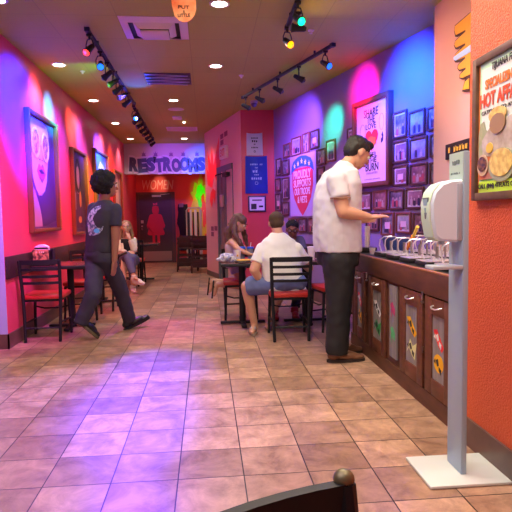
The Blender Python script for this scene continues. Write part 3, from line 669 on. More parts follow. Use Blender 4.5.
FT = {'r1a': 'framed photo tinted deep blue, top left of the block right of the heart poster', 'r1b': 'framed photo under blue light, top row, second right of the heart poster', 'r1c': 'framed photo cut by the orange column edge, top row',
 'r2a': 'framed photo of a blue lit group, second row just right of the heart poster', 'r2b': 'framed photo with a bright crowd, second row, middle of the block', 'r2c': 'framed photo cut by the orange column edge, second row',
 'r3a': 'framed pale pink page level with the lower edge of the heart poster', 'r3b': 'framed dark group photo left of the column, third row', 'r3c': 'framed photo cut by the orange column edge, third row',
 'r4a': 'framed dark photo right below the near man\'s face, under the heart poster', 'r4b': 'framed grey photo under the middle of the heart poster', 'r4c': 'framed reddish photo under the right edge of the heart poster', 'r4d': 'framed landscape photo beside the top of the white dispenser',
 'r5a': 'framed photo behind the man\'s outstretched hand, lowest row', 'r5b': 'framed tall photo with a white card in it, lowest row above the blue bin', 'r5c': 'framed photo with a pink card in it, lowest row', 'r5d': 'framed dark photo behind the orange handled spoon, lowest row',
 'l_a': 'small framed photo at the left end of the arch above the shield banner', 'l_b': 'wide framed group photo in the arch above the shield banner', 'l_c': 'narrow framed photo in bright wood above the right of the shield', 'l_d': 'highest framed photo at the right of the arch, with a pale centre',
 'l_e': 'framed picture lit green behind the near man\'s neck', 'l_f': 'framed dark mounted picture right of the shield banner, upper one', 'l_g': 'framed picture half hidden by the near man\'s shoulder right of the shield',
 'l_h': 'upper framed photo in the column next to the corner of the red wall', 'l_i': 'framed photo touching the upper left of the shield banner', 'l_j': 'middle framed photo in the column next to the red wall corner', 'l_k': 'tall framed photo left of the shield banner, middle height', 'l_l': 'lowest framed photo next to the red wall corner', 'l_m': 'framed photo at the lower left of the shield banner',
 'l_n': 'framed photo below the shield banner, behind the boy\'s head', 'l_o': 'framed reddish photo centred below the shield banner', 'l_p': 'framed photo below the shield banner beside the near man\'s back', 'l_q': 'tiny dark framed picture left of the heart poster above the near man\'s head'}
for i, (k, (s_, z_, w_, h_)) in enumerate(FR.items()):
    grp = 'small framed photos on the lilac wall'
    t = thing('picture_frame', FT[k], 'picture', rwp(s_, z_), rw_rz, grp)
    m_ = MB(); fw, D = .022, .022
    m_.lohi((-w_/2, -D, -h_/2), (-w_/2+fw, 0, h_/2), .003).lohi((w_/2-fw, -D, -h_/2), (w_/2, 0, h_/2), .003).lohi((-w_/2+fw, -D, h_/2-fw), (w_/2-fw, 0, h_/2), .003).lohi((-w_/2+fw, -D, -h_/2), (w_/2-fw, 0, -h_/2+fw), .003)
    m_.build('frame', fr_r if k in ('l_a', 'l_b', 'l_c', 'l_e', 'r4b', 'r5b', 'r5c') else fr_m, t)
    a, b = w_/2-fw, h_/2-fw
    base = PH[(i*3+i//4) % 5]; matw = .0 if i % 3 else .02
    m_ = MB(); m_.mi = 0; m_.plate(rect(-a, -b, a, b), -.008, .006); m_.mi = 1; m_.plate(rect(-a+matw, -b+matw, a-matw, b-matw), -.010, .002)
    rr = random.Random(i*7+3); nf = rr.randint(2, 5) if k not in ('r3a', 'r5c', 'l_e') else 2
    for q in range(nf):
        fx = -a*.7+1.4*a*(q+.5)/nf+rr.uniform(-.01, .01); fh = b*rr.uniform(.7, 1.2); m_.mi = rr.choice((2, 3, 3, 4))
        yy = -.0125-.0004*q
        m_.plate([(fx-.018, -b+.01), (fx+.018, -b+.01), (fx+.02, -b+fh*.75), (fx, -b+fh*.9), (fx-.02, -b+fh*.75)], yy, .002)
        m_.mi = 2; m_.ellp(fx, -b+fh, .011, .014, yy-.001, .002, 10)
    if k in ('r5c', 'r5b', 'r3a', 'l_d', 'l_l'): m_.mi = 5; m_.plate(rect(-a*.4, -b*.5, a*.5, b*.2), -.017, .002)
    m_.build('photo', [mat_b, base, *FIG, M('photo_card', (.75, .50, .60), .5)], t)
# flame sign on the service wall
t = thing('yellow_flame_sign', 'yellow orange flame cut-out with dark outline and painted blue white highlight, high on the orange wall', 'sign', (1.975, 3.95, 2.42), -PI/2)
fo = [(.3, .26), (-.25, .24), (-.262, .20), (-.24, .15), (-.13, .137), (-.24, .12), (-.262, .09), (-.235, .055), (-.13, .04), (-.24, .02), (-.262, -.015), (-.24, -.045), (-.13, -.06), (-.19, -.075), (-.20, -.10), (-.17, -.13), (-.10, -.14), (-.16, -.155), (-.165, -.185), (-.12, -.205), (.3, -.22)]
MB().plate(fo, -.02, .018).build('outline', M('sign_dark_outline', (.05, .01, .015), .5), t)
fi = [(.28, .25), (-.235, .228), (-.242, .20), (-.22, .158), (-.06, .145), (-.06, .13), (-.225, .112), (-.242, .09), (-.215, .062), (-.06, .047), (-.06, .033), (-.225, .012), (-.242, -.012), (-.22, -.036), (-.06, -.053), (-.06, -.066), (-.17, -.083), (-.18, -.10), (-.155, -.122), (-.05, -.133), (-.05, -.146), (-.14, -.162), (-.145, -.182), (-.11, -.195), (.28, -.21)]
MB().plate(fi, -.026, .008).build('flame_panel', M('sign_yellow', (1.0, .50, .02), .5), t)
MB().plate([(-.24, -.004), (.2, .012), (.2, -.045), (-.215, -.038), (-.242, -.02)], -.032, .008).build('highlight_band', M('sign_highlight_blue', (.45, .65, 1.0), .3, emit=.35), t)  # highlight on the sign, painted as a faintly glowing band
o = thing('flame_chip', 'small separate flame lick under the yellow flame sign', 'sign', (1.975, 4.02, 2.155), -PI/2)
MB().plate([(-.05, -.03), (0, .05), (.08, .06), (.08, -.05)], -.02, .018).build('outline', M('sign_dark_outline', (0, 0, 0)), o)
MB().plate([(-.03, -.02), (.01, .03), (.07, .04), (.07, -.035)], -.025, .006).build('flame_panel', M('sign_yellow', (0, 0, 0)), o)
t = thing('small_wall_plaque', 'small black plaque with yellow print just above the dispenser post', 'sign', (1.975, 4.13, 1.69), -PI/2)
MB().lohi((-.22, -.02, -.05), (.2, 0, .07)).build('board', black_pl, t)
strokes(t, 0, .02, .34, .05, M('plaque_yellow', (.85, .50, .05), .5), -.024, 5, 7)
# near right framed poster
t = thing('framed_catering_poster', 'wood framed catering poster reading HOT AFFAIRS with food pictures, on the near orange wall', 'poster', (NR, 2.345, 1.600), -PI/2)
W_, H_, fw, D = .51, .675, .036, .030
m_ = MB(); m_.lohi((-W_/2, -D, -H_/2), (-W_/2+fw, 0, H_/2), .003).lohi((W_/2-fw, -D, -H_/2), (W_/2, 0, H_/2), .003).lohi((-W_/2+fw, -D, H_/2-fw), (W_/2-fw, 0, H_/2), .003).lohi((-W_/2+fw, -D, -H_/2), (W_/2-fw, 0, -H_/2+fw), .003)
m_.build('frame', M('poster_frame_wood', (.16, .085, .05), .5, var=(20, (.10, .05, .03), .2)), t)
a, b = W_/2-fw, H_/2-fw
MB().plate(rect(-a, -b, a, b), -.012, .01).build('orange_backing', M('poster_orange', (.80, .22, .03), .5), t)
MB().plate(rect(-a+.02, -b, a, b), -.016, .003).build('paper', M('poster_mint', (.50, .80, .55), .5), t)
MB().plate(rect(-a+.045, -b+.06, a-.02, b-.03), -.020, .003).build('white_field', M('poster_white', (.80, .85, .82), .5), t)
text('TIJUANA FLATS', .235, .040, black_ink, t, .035, .262, -.024, .002, shear=.15, bold=.01)
org = M('poster_orange_ink', (.80, .20, .04), .5); redo = M('poster_red_ink', (.75, .09, .03), .5)
text('SPECIALIZING IN', .31, .045, org, t, .015, .195, -.024, .002, bold=.03)
text('HOT AFFAIRS', .38, .066, redo, t, .005, .124, -.024, .002, bold=.03)
text('CATERING TO ANY SIZE', .36, .018, black_ink, t, .01, .068, -.024, .002)
MB().plate(rect(-a+.03, -b, a, -b+.052), -.024, .004).build('lime_band', M('poster_lime', (.55, .85, .05), .5), t)
text('CALL (844) 4TFLATS OR VISIT', .40, .028, black_ink, t, .01, -b+.026, -.028, .002, bold=.01)
MB().plate([(-a+.03, -.24), (-a+.03, -.16), (-.14, -.13), (.0, -.06), (a-.02, -.02), (a-.02, -.24)], -.024, .003).build('printed_table', M('poster_table', (.70, .16, .04), .5, var=(14, (.45, .20, .12), .15)), t)
MB().plate([(-.19, -.14), (-.19, -.03), (-.175, .02), (-.145, .03), (-.13, -.01), (-.11, -.02), (-.10, -.12)], -.026, .003).build('printed_bottle', M('poster_bottle_green', (.28, .36, .16), .5, var=(20, (.45, .40, .30), .15)), t)
MB().plate([(-.15, -.13), (-.16, -.06), (-.08, .0), (.02, .01), (.16, .03), (.18, -.12), (.0, -.15)], -.0265, .003).build('printed_bag', M('poster_bag', (.36, .28, .22), .5, var=(16, (.58, .52, .46), .15)), t)
m_ = MB(); m_.mi = 0; m_.ellp(-.145, -.175, .050, .050, -.030, .003); m_.mi = 1; m_.ellp(-.145, -.168, .041, .034, -.034, .003)
m_.build('printed_bean_bowl', [M('poster_bowl_rim', (.60, .42, .30), .5), M('poster_beans', (.05, .025, .05), .5, var=(60, (.25, .10, .05), .1))], t)
MB().ellp(-.085, -.100, .030, .024, -.030, .003).build('printed_salsa_cup', M('poster_salsa', (.80, .48, .06), .5), t)
m_ = MB(); m_.mi = 0; m_.ellp(.02, -.185, .11, .075, -.030, .003); m_.mi = 1; m_.ellp(.02, -.175, .095, .062, -.034, .003)
m_.build('printed_chip_bowl', [M('poster_bowl_grey', (.35, .38, .25), .5), M('poster_chips', (.80, .62, .20), .5, var=(30, (.60, .38, .10), .1))], t)
m_ = MB(); m_.mi = 1; m_.ellp(-.02, .040, .075, .035, -.030, .003); m_.mi = 0; m_.ellp(-.015, .0, .066, .045, -.0325, .003)
m_.build('printed_chip_bag', [M('poster_bag_brown', (.34, .20, .10), .5), M('poster_chips', (0, 0, 0))], t)

# ---------------------------------------------------------------- bar cabinet on the right
t = thing('salsa_bar_cabinet', 'long reddish cherry wood bar cabinet with sticker covered glass doors along the right', 'cabinet', (1.32, 2.69, 0))
def wb(lo, hi, bev=0): return MB().lohi(lo, hi, bev)
ct = MB().lohi((1.345, 2.711, .11), (1.97, 4.98, .845)); ct.build('body', cherry, t, world=True)
wb((1.33, 2.711, 0), (1.97, 4.98, .11)).build('plinth', cherry, t, world=True)
wb((1.32, 2.711, .715), (1.346, 4.98, .86), .003).build('apron', cherry, t, world=True)
wb((1.318, 2.711, .853), (1.350, 4.98, .863), .002).build('top_edge', M('edge_wood_light', (.34, .13, .06), .35), t, world=True)
doors = [(4.52, 4.86), (3.985, 4.40), (3.265, 3.665), (2.86, 3.225)]
decals = [((1, .05, .08), (1, .5, .0)), ((.85, .85, .85), (.05, .30, .10)), ((.9, .45, .0), (.75, .75, .35)), ((.8, .03, .03), (.9, .45, .0))]
frm = M('cherry_door_frame', (.10, .032, .016), .48, var=(4, (.17, .052, .026), .22, (1.5, 1.5, 6)))
for k, (y0, y1) in enumerate(doors):
    m_ = MB(); z0, z1, gy0, gy1, gz0, gz1 = .115, .705, y0+.09, y1-.10, .215, .605
    m_.lohi((1.325, y0, z0), (1.345, gy0, z1), .002).lohi((1.325, gy1, z0), (1.345, y1, z1), .002).lohi((1.325, gy0, z0), (1.345, gy1, gz0), .002).lohi((1.325, gy0, gz1), (1.345, gy1, z1), .002)
    dr = m_.build('door', frm, t, world=True)
    wb((1.334, gy0, gz0), (1.340, gy1, gz1)).build('glass', glass_m, dr, world=True)
    yc = (gy0+gy1)/2; hw = (gy1-gy0)*.42
    for j, (c_, zc) in enumerate(zip(decals[k], (.475, .325))):
        # sticker: a torn tilted shape with a few dark or pale marks on it
        e = thing('x', None, None); 
        m_ = MB(); sg = -1 if j else 1
        pts = [(-hw, .045*sg-.005), (-hw*.3, .05), (hw*.2, .01), (hw, -.045*sg), (hw*.6, -.075), (-.0, -.05), (-hw*.5, -.01)] if k != 3 or j == 0 else [(hw*.9*math.cos(a_*PI/8), .055*math.sin(a_*PI/8)) for a_ in range(16)]
        m_.mi = 0; m_.plate([(p_*1.0, q_) for p_, q_ in pts], -.001, .001)
        m_.mi = 1; m_.plate([(-hw*.5, .012), (-hw*.1, .028), (hw*.1, -.01), (-hw*.2, -.02)], -.002, .001).plate([(hw*.1, -.015), (hw*.55, -.03), (hw*.45, -.06), (hw*.1, -.04)], -.002, .001).plate([(-hw*.9, .0), (-hw*.6, .02), (-hw*.55, -.01)], -.002, .001)
        inkc = (.85, .82, .78) if c_[0] > .7 and c_[1] < .2 else (.02, .02, .02)
        o = m_.build('sticker', [M('sticker_%d%d' % (k, j), c_, .4), M('sticker_ink_%d%d' % (k, j), inkc, .4)], dr)
        bpy.data.objects.remove(e)
        o.data.transform(Matrix.Translation((1.3335, yc, zc)) @ Matrix.Rotation(-PI/2, 4, 'Z')); o.data.transform(world_inv(dr))
    ym = (gy0+gy1)/2
    h_ = MB().tube([(1.325, ym-.055, .66), (1.305, ym-.05, .656), (1.297, ym-.02, .650), (1.297, ym+.02, .650), (1.305, ym+.05, .656), (1.325, ym+.055, .66)], .005, 6); h_.build('handle', chrome, dr, world=True)
for y0 in (3.245, 4.43):
    m_ = MB().box((1.318, y0, .70), (.012, .016, .05), None, .003).box((1.318, y0, .66), (.014, .02, .014)); m_.build('latch', steel, t, world=True)
MB().cyl((1.326, 3.245, .36), (1.316, 3.245, .36), .022).build('cam_lock', M('lock_bronze', (.12, .06, .04), .35, .8), t, world=True)
MB().cyl((1.326, 4.455, .36), (1.316, 4.455, .36), .016).build('cam_lock', M('lock_bronze', (0, 0, 0)), t, world=True)
pn = wb((1.330, 3.745, .16), (1.3425, 3.895, .69)).build('fixed_glass_panel', glass_m, t, world=True)
for j, (c_, zc) in enumerate((((.50, .05, .18), .52), ((.10, .50, .18), .34))):
    m_ = MB().plate([(-.05, .03), (.0, .05), (.05, .0), (.045, -.05), (.0, -.03)], -.001, .001).plate([(-.04, -.01), (-.01, .0), (-.02, -.07)], -.001, .001)
    o = m_.build('sticker', M('strip_sticker_%d' % j, c_, .4), pn); o.data.transform(Matrix.Translation((1.3295, 3.82, zc)) @ Matrix.Rotation(-PI/2, 4, 'Z')); o.data.transform(world_inv(pn))
wb((1.34, 2.711, .845), (1.97, 4.98, .863)).build('recessed_top', black_pl, t, world=True)
t = thing('bar_end_panel', 'tall narrow dark wood panel closing the near end of the bar', 'panel', (1.325, 2.683, 0)); wb((1.325, 2.683, 0), (1.97, 2.708, 1.005)).build('panel', dark_wood, t, world=True)

# condiment crocks with wire bail lids, two rows
def crock(txt, x, y, first=[]):
    if first: return copy_thing(first[0], (x, y, .8635), None, txt)
    t = thing('condiment_crock', txt, 'condiment crock', (x, y, .8635), 0, 'lidded condiment crocks on the salsa bar')
    MB().lohi((-.115, -.10, 0), (.115, .10, .03), .01).build('crock', black_pl, t)
    m_ = MB().lohi((-.11, -.095, .030), (.11, .095, .038), .004); m_.cyl((.0, 0, .038), (.0, 0, .047), .04); m_.build('lid', chrome, t)
    m_ = MB().tube([(-.06, -.07, .038), (-.075, -.07, .09), (-.07, -.065, .135), (-.04, -.05, .158), (.02, -.03, .160), (.05, -.01, .145), (.055, 0, .12)], .0050, 6)
    m_.tube([(-.06, .07, .038), (-.075, .07, .09), (-.07, .065, .135), (-.04, .05, .158), (.02, .03, .160)], .0050, 6)
    m_.build('bail_handle', chrome, t)
    m_ = MB().cyl((.0, 0, .045), (.0, 0, .125), .011).cyl((.055, 0, .045), (.055, 0, .13), .007); m_.build('pump_stem', steel, t)
    first.append(t); return t
ordn = ['nearest', 'second nearest', 'third nearest', 'fourth nearest', 'fifth nearest', 'farthest']
for i in range(6):
    crock('wire handled chrome lidded crock, %s in the front row of the salsa bar' % ordn[i], 1.50, 2.85+.30*i)
for i in range(6):
    crock('wire handled chrome lidded crock, %s in the back row of the salsa bar' % ordn[i], 1.78, 2.92+.30*i)
t = thing('serving_spoon', 'slanting orange and yellow handled serving spoon in a bar crock', 'spoon', (1.64, 4.34, .915))
MB().cyl((0, .03, .0), (0, -.11, .11), .015, .018).build('handle', M('spoon_orange', (.80, .22, .03), .4), t)
MB().cyl((0, -.11, .11), (0, -.20, .19), .011, .014).build('handle_tip', M('spoon_yellow', (.85, .60, .08), .4), t)
MB().ball((0, .045, -.012), (.02, .03, .018)).build('bowl', chrome, t)
for (x, y), tx in (((1.64, 3.30), 'yellow round cap among the crocks right of the orange spoon'), ((1.64, 3.0), 'yellow round cap among the crocks nearest the dispenser'), ((1.93, 2.80), 'yellow bottle cap visible right of the dispenser post')):
    t = thing('hot_sauce_bottle', tx, 'bottle', (x, y, .8635), 0, 'hot sauce bottles on the bar')
    MB().lathe([(.022, 0), (.022, .075), (.010, .10), (.010, .115)], seg=12).build('bottle', M('sauce_glass', (.25, .05, .02), .1), t)
    MB().lathe([(.014, .108), (.014, .135), (.008, .14)], seg=12).build('cap', M('spoon_yellow', (0, 0, 0)), t)
t = thing('cup_stack', 'tall stack of small white cups in a black holder on the bar', 'cups', (1.46, 4.88, .8635))
m_ = MB()
for k in range(16): m_.lathe([(.021, .02+k*.0135), (.025, .033+k*.0135), (.025, .0345+k*.0135), (.022, .0345+k*.0135)], seg=14)
m_.build('cups', M('cup_white', (.85, .80, .80), .5), t)
MB().lohi((-.07, -.07, 0), (.07, .07, .045), .006).build('holder', black_pl, t)
t = thing('small_white_cup', 'single small white cup on the bar beside the cup stack', 'cup', (1.42, 4.60, .8635))
MB().lathe([(.020, 0), (.028, .055), (.026, .055), (.019, .005)], seg=14).build('cup', M('cup_white', (0, 0, 0)), t)
t = thing('blue_bin', 'rounded dark blue bin behind the far crocks on the bar', 'bin', (1.70, 4.76, .8635))
m_ = MB(); vs = []
MB().lathe([(.09, 0), (.125, .08), (.135, .13), (.125, .13), (.115, .08), (.08, .012)], seg=24).build('tub', M('bin_blue', (.05, .08, .28), .45), t)

# ---------------------------------------------------------------- sanitizer stand
st = M('stand_grey_enamel', (.36, .47, .58), .35); stw = M('stand_white_enamel', (.72, .76, .72), .4)
t = thing('sanitizer_stand', 'tall grey metal sanitizer stand with white square base on the near right floor', 'stand', (1.139, 2.385, 0))
MB().lohi((.945, 2.225, .002), (1.325, 2.528, .016), .004).build('base_plate', stw, t, world=True)
MB().lohi((1.125, 2.315, .016), (1.152, 2.46, 1.475), .004).build('post', st, t, world=True)
m_ = MB().lohi((.985, 2.31, .955), (1.125, 2.40, .972), .003); m_.build('drip_tray', M('tray_blue_grey', (.50, .58, .64), .3), t, world=True)
MB().lohi((1.1235, 2.318, 1.34), (1.125, 2.457, 1.474)).build('header_card', M('card_sage', (.42, .56, .46), .5), t, world=True)
e = thing('tmp', None, None, (1.1232, 2.388, 1.40), -PI/2)
for s_, w_, h_, z_ in ((4, .075, .024, .030), (11, .10, .010, -.018)):
    o = strokes(e, 0, z_, w_, h_, M('card_ink', (.16, .22, .20), .5), -.002, s_, s_)
    o.data.transform(Matrix.Translation(e.location) @ Matrix.Rotation(-PI/2, 4, 'Z')); o.parent = t; o.data.transform(world_inv(t))
bpy.data.objects.remove(e)
d = thing('sanitizer_dispenser', 'rounded white and pale green hand sanitizer dispenser mounted on the grey stand', 'dispenser', (1.125, 2.385, 1.2))
# profile in x-z (front face towards -x), extruded along y
prof = [(0, -.105), (-.02, -.125), (-.10, -.118), (-.125, -.10), (-.140, -.02), (-.142, .05), (-.128, .10), (-.095, .135), (-.05, .150), (0, .152)]
m_ = MB(); hw = .062
loops = []
for yv, sc_ in ((-hw, .93), (-hw+.012, 1.0), (hw-.012, 1.0), (hw, .93)):
    loops.append([m_.bm.verts.new((x_*sc_, yv, .02+(z_-.02)*sc_)) for x_, z_ in prof])
for a_, b_ in zip(loops, loops[1:]):
    for k in range(len(prof)-1): m_.bm.faces.new((a_[k], a_[k+1], b_[k+1], b_[k]))
    m_.bm.faces.new((a_[-1], a_[0], b_[0], b_[-1]))
m_.bm.faces.new(loops[0]); m_.bm.faces.new(loops[-1][::-1]); m_.build('housing', M('dispenser_white', (.70, .84, .98), .3), d)
m_ = MB(); loops = []
for yv, sc_ in ((-hw+.012, 1.012), (hw-.012, 1.012)):
    loops.append([m_.bm.verts.new((x_*sc_-.002, yv, .02+(z_-.02)*sc_)) for x_, z_ in prof[2:8]]+[m_.bm.verts.new((x_*.96, yv, .02+(z_-.02)*.96)) for x_, z_ in prof[2:8][::-1]])
n_ = len(loops[0])
for k in range(n_): m_.bm.faces.new((loops[0][k], loops[0][(k+1) % n_], loops[1][(k+1) % n_], loops[1][k]))
m_.bm.faces.new(loops[0]); m_.bm.faces.new(loops[1][::-1]); m_.build('green_cover', M('dispenser_green', (.58, .80, .60), .3), d)
MB().lohi((-.026, -.066, -.118), (0, .066, .135), .006).build('back_bracket', M('bracket_grey', (.40, .46, .55), .4), d)
m_ = MB(); m_.mi = 0; m_.plate([(-.034, .045), (.034, .045), (.024, .0), (.006, -.05), (-.006, -.05), (-.022, .0)], 0, .002)
m_.mi = 1; m_.plate([(-.026, .038), (.026, .038), (.018, .010), (-.016, .010)], -.002, .002).plate([(-.010, .0), (.010, .0), (.0, -.035)], -.002, .002)
o = m_.build('window_label', [M('label_slate', (.12, .16, .18), .4), M('label_teal', (.25, .42, .48), .4)], d); o.data.transform(Matrix.Translation((-.1445, 0, .03)) @ Matrix.Rotation(-PI/2, 4, 'Z'))
MB().cyl((-.07, 0, -.118), (-.07, 0, -.135), .014).build('nozzle', st, d)

# ---------------------------------------------------------------- chairs
def make_chair(loc=(0, 0, 0), rz=0, txt=None, seat_m=None, caps=False):
    t = thing('dining_chair', txt, 'chair', loc, rz, 'black ladder-back chairs with red seats')
    s_ = MB(); s_.box((0, .01, .445), (.40, .40, .05), None, .02); s_.build('seat', seat_m or red_vinyl, t)
    MB().box((0, .01, .410), (.36, .37, .022), None, .004).build('seat_frame', black, t)
    for sg in (-1, 1):
        MB().tube([(sg*.165, -.225, .002), (sg*.172, -.20, .25), (sg*.178, -.195, .43), (sg*.184, -.215, .62), (sg*.190, -.245, .815)], [.015, .016, .017, .017, .016], 8).build('rear_post', black, t)
        MB().tube([(sg*.185, .205, .002), (sg*.17, .185, .41)], [.014, .016], 8).build('leg', black, t)
        MB().tube([(sg*.180, .19, .17), (sg*.170, -.205, .19)], .009, 6).build('side_stretcher', black, t)
    for z_, y_ in ((.797, -.242), (.725, -.232), (.655, -.222), (.590, -.212)):
        m_ = MB(); h_ = .046 if z_ > .75 else .026; n = 8; fr = []
        for k in range(n+1):
            u = k/n*2-1; fr.append((u*.185, y_-.030*(1-u*u)))
        m_.prism([(x_, y2-.009) for x_, y2 in fr]+[(x_, y2+.009) for x_, y2 in fr[::-1]], z_-h_/2, z_+h_/2)
        m_.build('slat', black, t)
    MB().tube([(-.17, .195, .30), (-.08, .205, .275), (.08, .205, .275), (.17, .195, .30)], .008, 6).build('front_stretcher', black, t)
    MB().tube([(-.172, -.21, .14), (.172, -.21, .14)], .009, 6).build('rear_stretcher', black, t)
    if caps:
        for sg in (-1, 1): MB().ball((sg*.190, -.247, .822), (.0160, .0160, .014)).build('post_cap', M('worn_brass_cap', (.20, .17, .09), .4, .5), t)
    return t
ch = make_chair((-1.645, 5.72, 0), .03, 'black ladder-back chair with red seat tucked at the near left table, back to the viewer')
copy_thing(ch, (-1.52, 6.80, 0), PI+.02, 'black chair on the far side of the near left table, facing the viewer')
copy_thing(ch, (-1.42, 7.42, 0), .05, 'black chair with red seat behind the walking man, near side of the second left table')
copy_thing(ch, (-1.42, 9.62, 0), PI-.1, 'black chair the blonde woman sits on')
copy_thing(ch, (-1.36, 10.25, 0), .03, 'black chair with red seat behind the blonde woman by the far table')
copy_thing(ch, (.795, 5.345, 0), -.03, 'black chair with red seat under the man in the white T-shirt')
copy_thing(ch, (.375, 6.44, 0), PI, 'black chair with red seat the girl kneels on')
copy_thing(ch, (1.02, 6.82, 0), PI, 'black chair the boy sits on across the table')
copy_thing(ch, (1.34, 5.68, 0), PI/2+.15, 'black chair with red seat at the right end of the table behind the standing man')
fg = make_chair((.147, .443, 0), PI+.52, 'black metal chair in the foreground, only its curved back and post tip in view', None, True)

# ---------------------------------------------------------------- tables
top_m = M('table_top_mahogany', (.14, .03, .03), .25, var=(4, (.20, .05, .045), .2, (1, 6, 1)))
def table(name, txt, cx, cy, w_, d_, z_, peds):
    t = thing(name, txt, 'table', (cx, cy, 0), 0)
    MB().lohi((-w_/2+.01, -d_/2+.01, z_-.006), (w_/2-.01, d_/2-.01, z_)).build('tabletop', top_m, t)
    MB().lohi((-w_/2, -d_/2, z_-.036), (w_/2, d_/2, z_-.003), .006).build('table_edge', black_pl, t)
    for px in peds:
        MB().cyl((px, 0, .03), (px, 0, z_-.04), .036).build('pedestal', black, t)
        m_ = MB(); m_.box((px, 0, .025), (.055, .58, .028), None, .006).box((px, 0, .025), (.50, .055, .028), None, .006); m_.build('cross_base', black, t)
        MB().box((px, 0, z_-.045), (.30, .30, .014)).build('top_bracket', black, t)
    return t
table('dining_table', 'long dark table where the family sits, covered with food and cups', .74, 6.085, 1.20, .64, .712, (-.36, .36))
table('dining_table', 'small dark red topped table at the near left wall with the napkin holder', -1.53, 6.24, .66, .62, .72, (0,))
table('dining_table', 'second small table along the left wall behind the walking man', -1.53, 8.02, .66, .62, .72, (0,))
table('dining_table', 'farthest small table on the left behind the blonde woman', -1.30, 10.85, .70, .60, .72, (0,))

# napkin and menu holders
def napkin(txt, cx, cy, s=1.0, menu=True):
    t = thing('napkin_holder', txt, 'napkin holder', (cx, cy, .722), 0)
    m_ = MB().lohi((-.075, -.05, 0), (.075, .05, .012), .003).lohi((-.075, -.05, 0), (-.068, .05, .11)).lohi((.068, -.05, 0), (.075, .05, .11)).lohi((-.075, .043, 0), (.075, .05, .12)); m_.build('holder', black_pl, t)
    m_ = MB(); m_.prism([(-.06, -.03), (.06, -.03), (.06, .035), (-.06, .035)], .012, .13); m_.plate([(-.06, .118), (.06, .118), (.058, .135), (.02, .150), (-.02, .150), (-.058, .135)], -.03, .06); m_.build('napkins', M('napkin_white', (.80, .76, .85), .7), t)
    if menu:
        MB().lohi((-.068, -.058, .012), (.068, -.05, .115)).build('menu_card', M('menu_brown', (.10, .04, .03), .4, var=(38, (.55, .30, .12), .08)), t)
        strokes(t, 0, .098, .09, .014, M('menu_ink', (.75, .62, .50), .5), -.0605, 3, 6)
    MB().cyl((.095, .0, 0), (.095, .0, .12), .018).build('shaker', black_pl, t)
    return t
n1 = napkin('white napkins in a black holder with a food card, near left table', -1.755, 6.0)
n1.scale = (1.2, 1, 1.5)
n2 = napkin('black napkin holder with a pointed white napkin on the second left table', -1.66, 8.0, 1.0, False)
MB().cyl((.0, 0, .12), (.02, 0, .20), .05, .004, 6).build('pointed_napkin', M('napkin_white', (0, 0, 0)), n2)

# things on the family table
TZ = .713
t = thing('paper_food_tray', 'yellow lined food tray in front of the girl on the table', 'tray', (.43, 5.98, TZ))
MB().lohi((-.13, -.10, 0), (.13, .10, .018), .006).build('tray', M('tray_dark', (.06, .04, .05), .4), t)
MB().lohi((-.11, -.085, .018), (.11, .085, .023)).build('liner', M('food_yellow', (.85, .55, .05), .5, var=(30, (.80, .30, .05), .15)), t)
t = thing('paper_food_tray', 'yellow food tray near the seated man on the table', 'tray', (.67, 5.88, TZ))
MB().lohi((-.10, -.08, 0), (.10, .08, .02), .006).build('tray', M('tray_dark', (0, 0, 0)), t)
MB().lohi((-.085, -.065, .02), (.085, .065, .026)).build('liner', M('food_yellow', (0, 0, 0)), t)
t = thing('phone', 'black phone lying on the near edge of the family table', 'phone', (.37, 5.83, TZ))
MB().box((0, 0, .006), (.075, .14, .009), None, .003).build('phone_body', black_pl, t); MB().box((0, 0, .0112), (.066, .128, .001)).build('phone_screen', M('phone_screen', (.01, .01, .015), .1), t)
t = thing('paper_cup', 'white paper cup on the table in front of the girl', 'cup', (.335, 6.14, TZ))
MB().lathe([(.033, 0), (.045, .115), (.047, .12), (.043, .12), (.03, .008)]).build('cup', M('cup_paper', (.82, .76, .74), .6), t)
MB().ellp(0, .06, .010, .012, -.0445, .003, 10).build('cup_emblem', M('cup_mark', (.75, .40, .1), .5), t)
for x, y, tx in ((.40, 6.27, 'clear cup with bright blue lid, left one of the pair'), (.49, 6.22, 'clear cup with bright blue lid and a straw, right one of the pair')):
    t = thing('lidded_cup', tx, 'cup', (x, y, TZ), 0, 'blue lidded drinks')
    MB().lathe([(.028, 0), (.036, .13), (.034, .13), (.026, .006)], seg=16).build('cup', M('drink_blue_plastic', (.22, .24, .40), .15), t)
    MB().lathe([(.041, .128), (.041, .145), (.034, .150)], seg=16).build('lid', M('lid_blue', (.02, .10, .75), .35), t)
    if x > .45: MB().cyl((0, 0, .14), (.01, 0, .20), .0035).build('straw', white_m, t)
t = thing('white_cup', 'tall white cup right of the seated man on the family table', 'cup', (1.16, 6.02, TZ))
MB().lathe([(.034, 0), (.046, .14), (.044, .14), (.03, .008)]).build('cup', M('cup_paper', (0, 0, 0)), t)
MB().lathe([(.048, .138), (.048, .146), (.03, .15)]).build('lid', white_m, t)
t = thing('crumpled_napkin', 'crumpled white paper napkin right of the seated man on the table', 'napkin', (1.25, 5.90, TZ))
m_ = MB(); m_.ball((0, 0, .02), (.07, .05, .022), 14)
for v in m_.bm.verts: v.co += Vector((noise.noise(v.co*30), noise.noise(v.co*30+Vector((5, 0, 0))), abs(noise.noise(v.co*25))))*.012
m_.build('paper', paper, t, norm=False)
t = thing('cloth_bundle', 'crumpled white and blue patterned cloth bundle at the left corner of the family table', 'cloth', (.205, 6.0, TZ))
m_ = MB()
for q, r_ in (((0, 0, .045), (.075, .06, .05)), ((.07, .02, .04), (.05, .05, .045)), ((-.05, -.02, .03), (.05, .045, .035))): m_.ball(q, r_, 18)
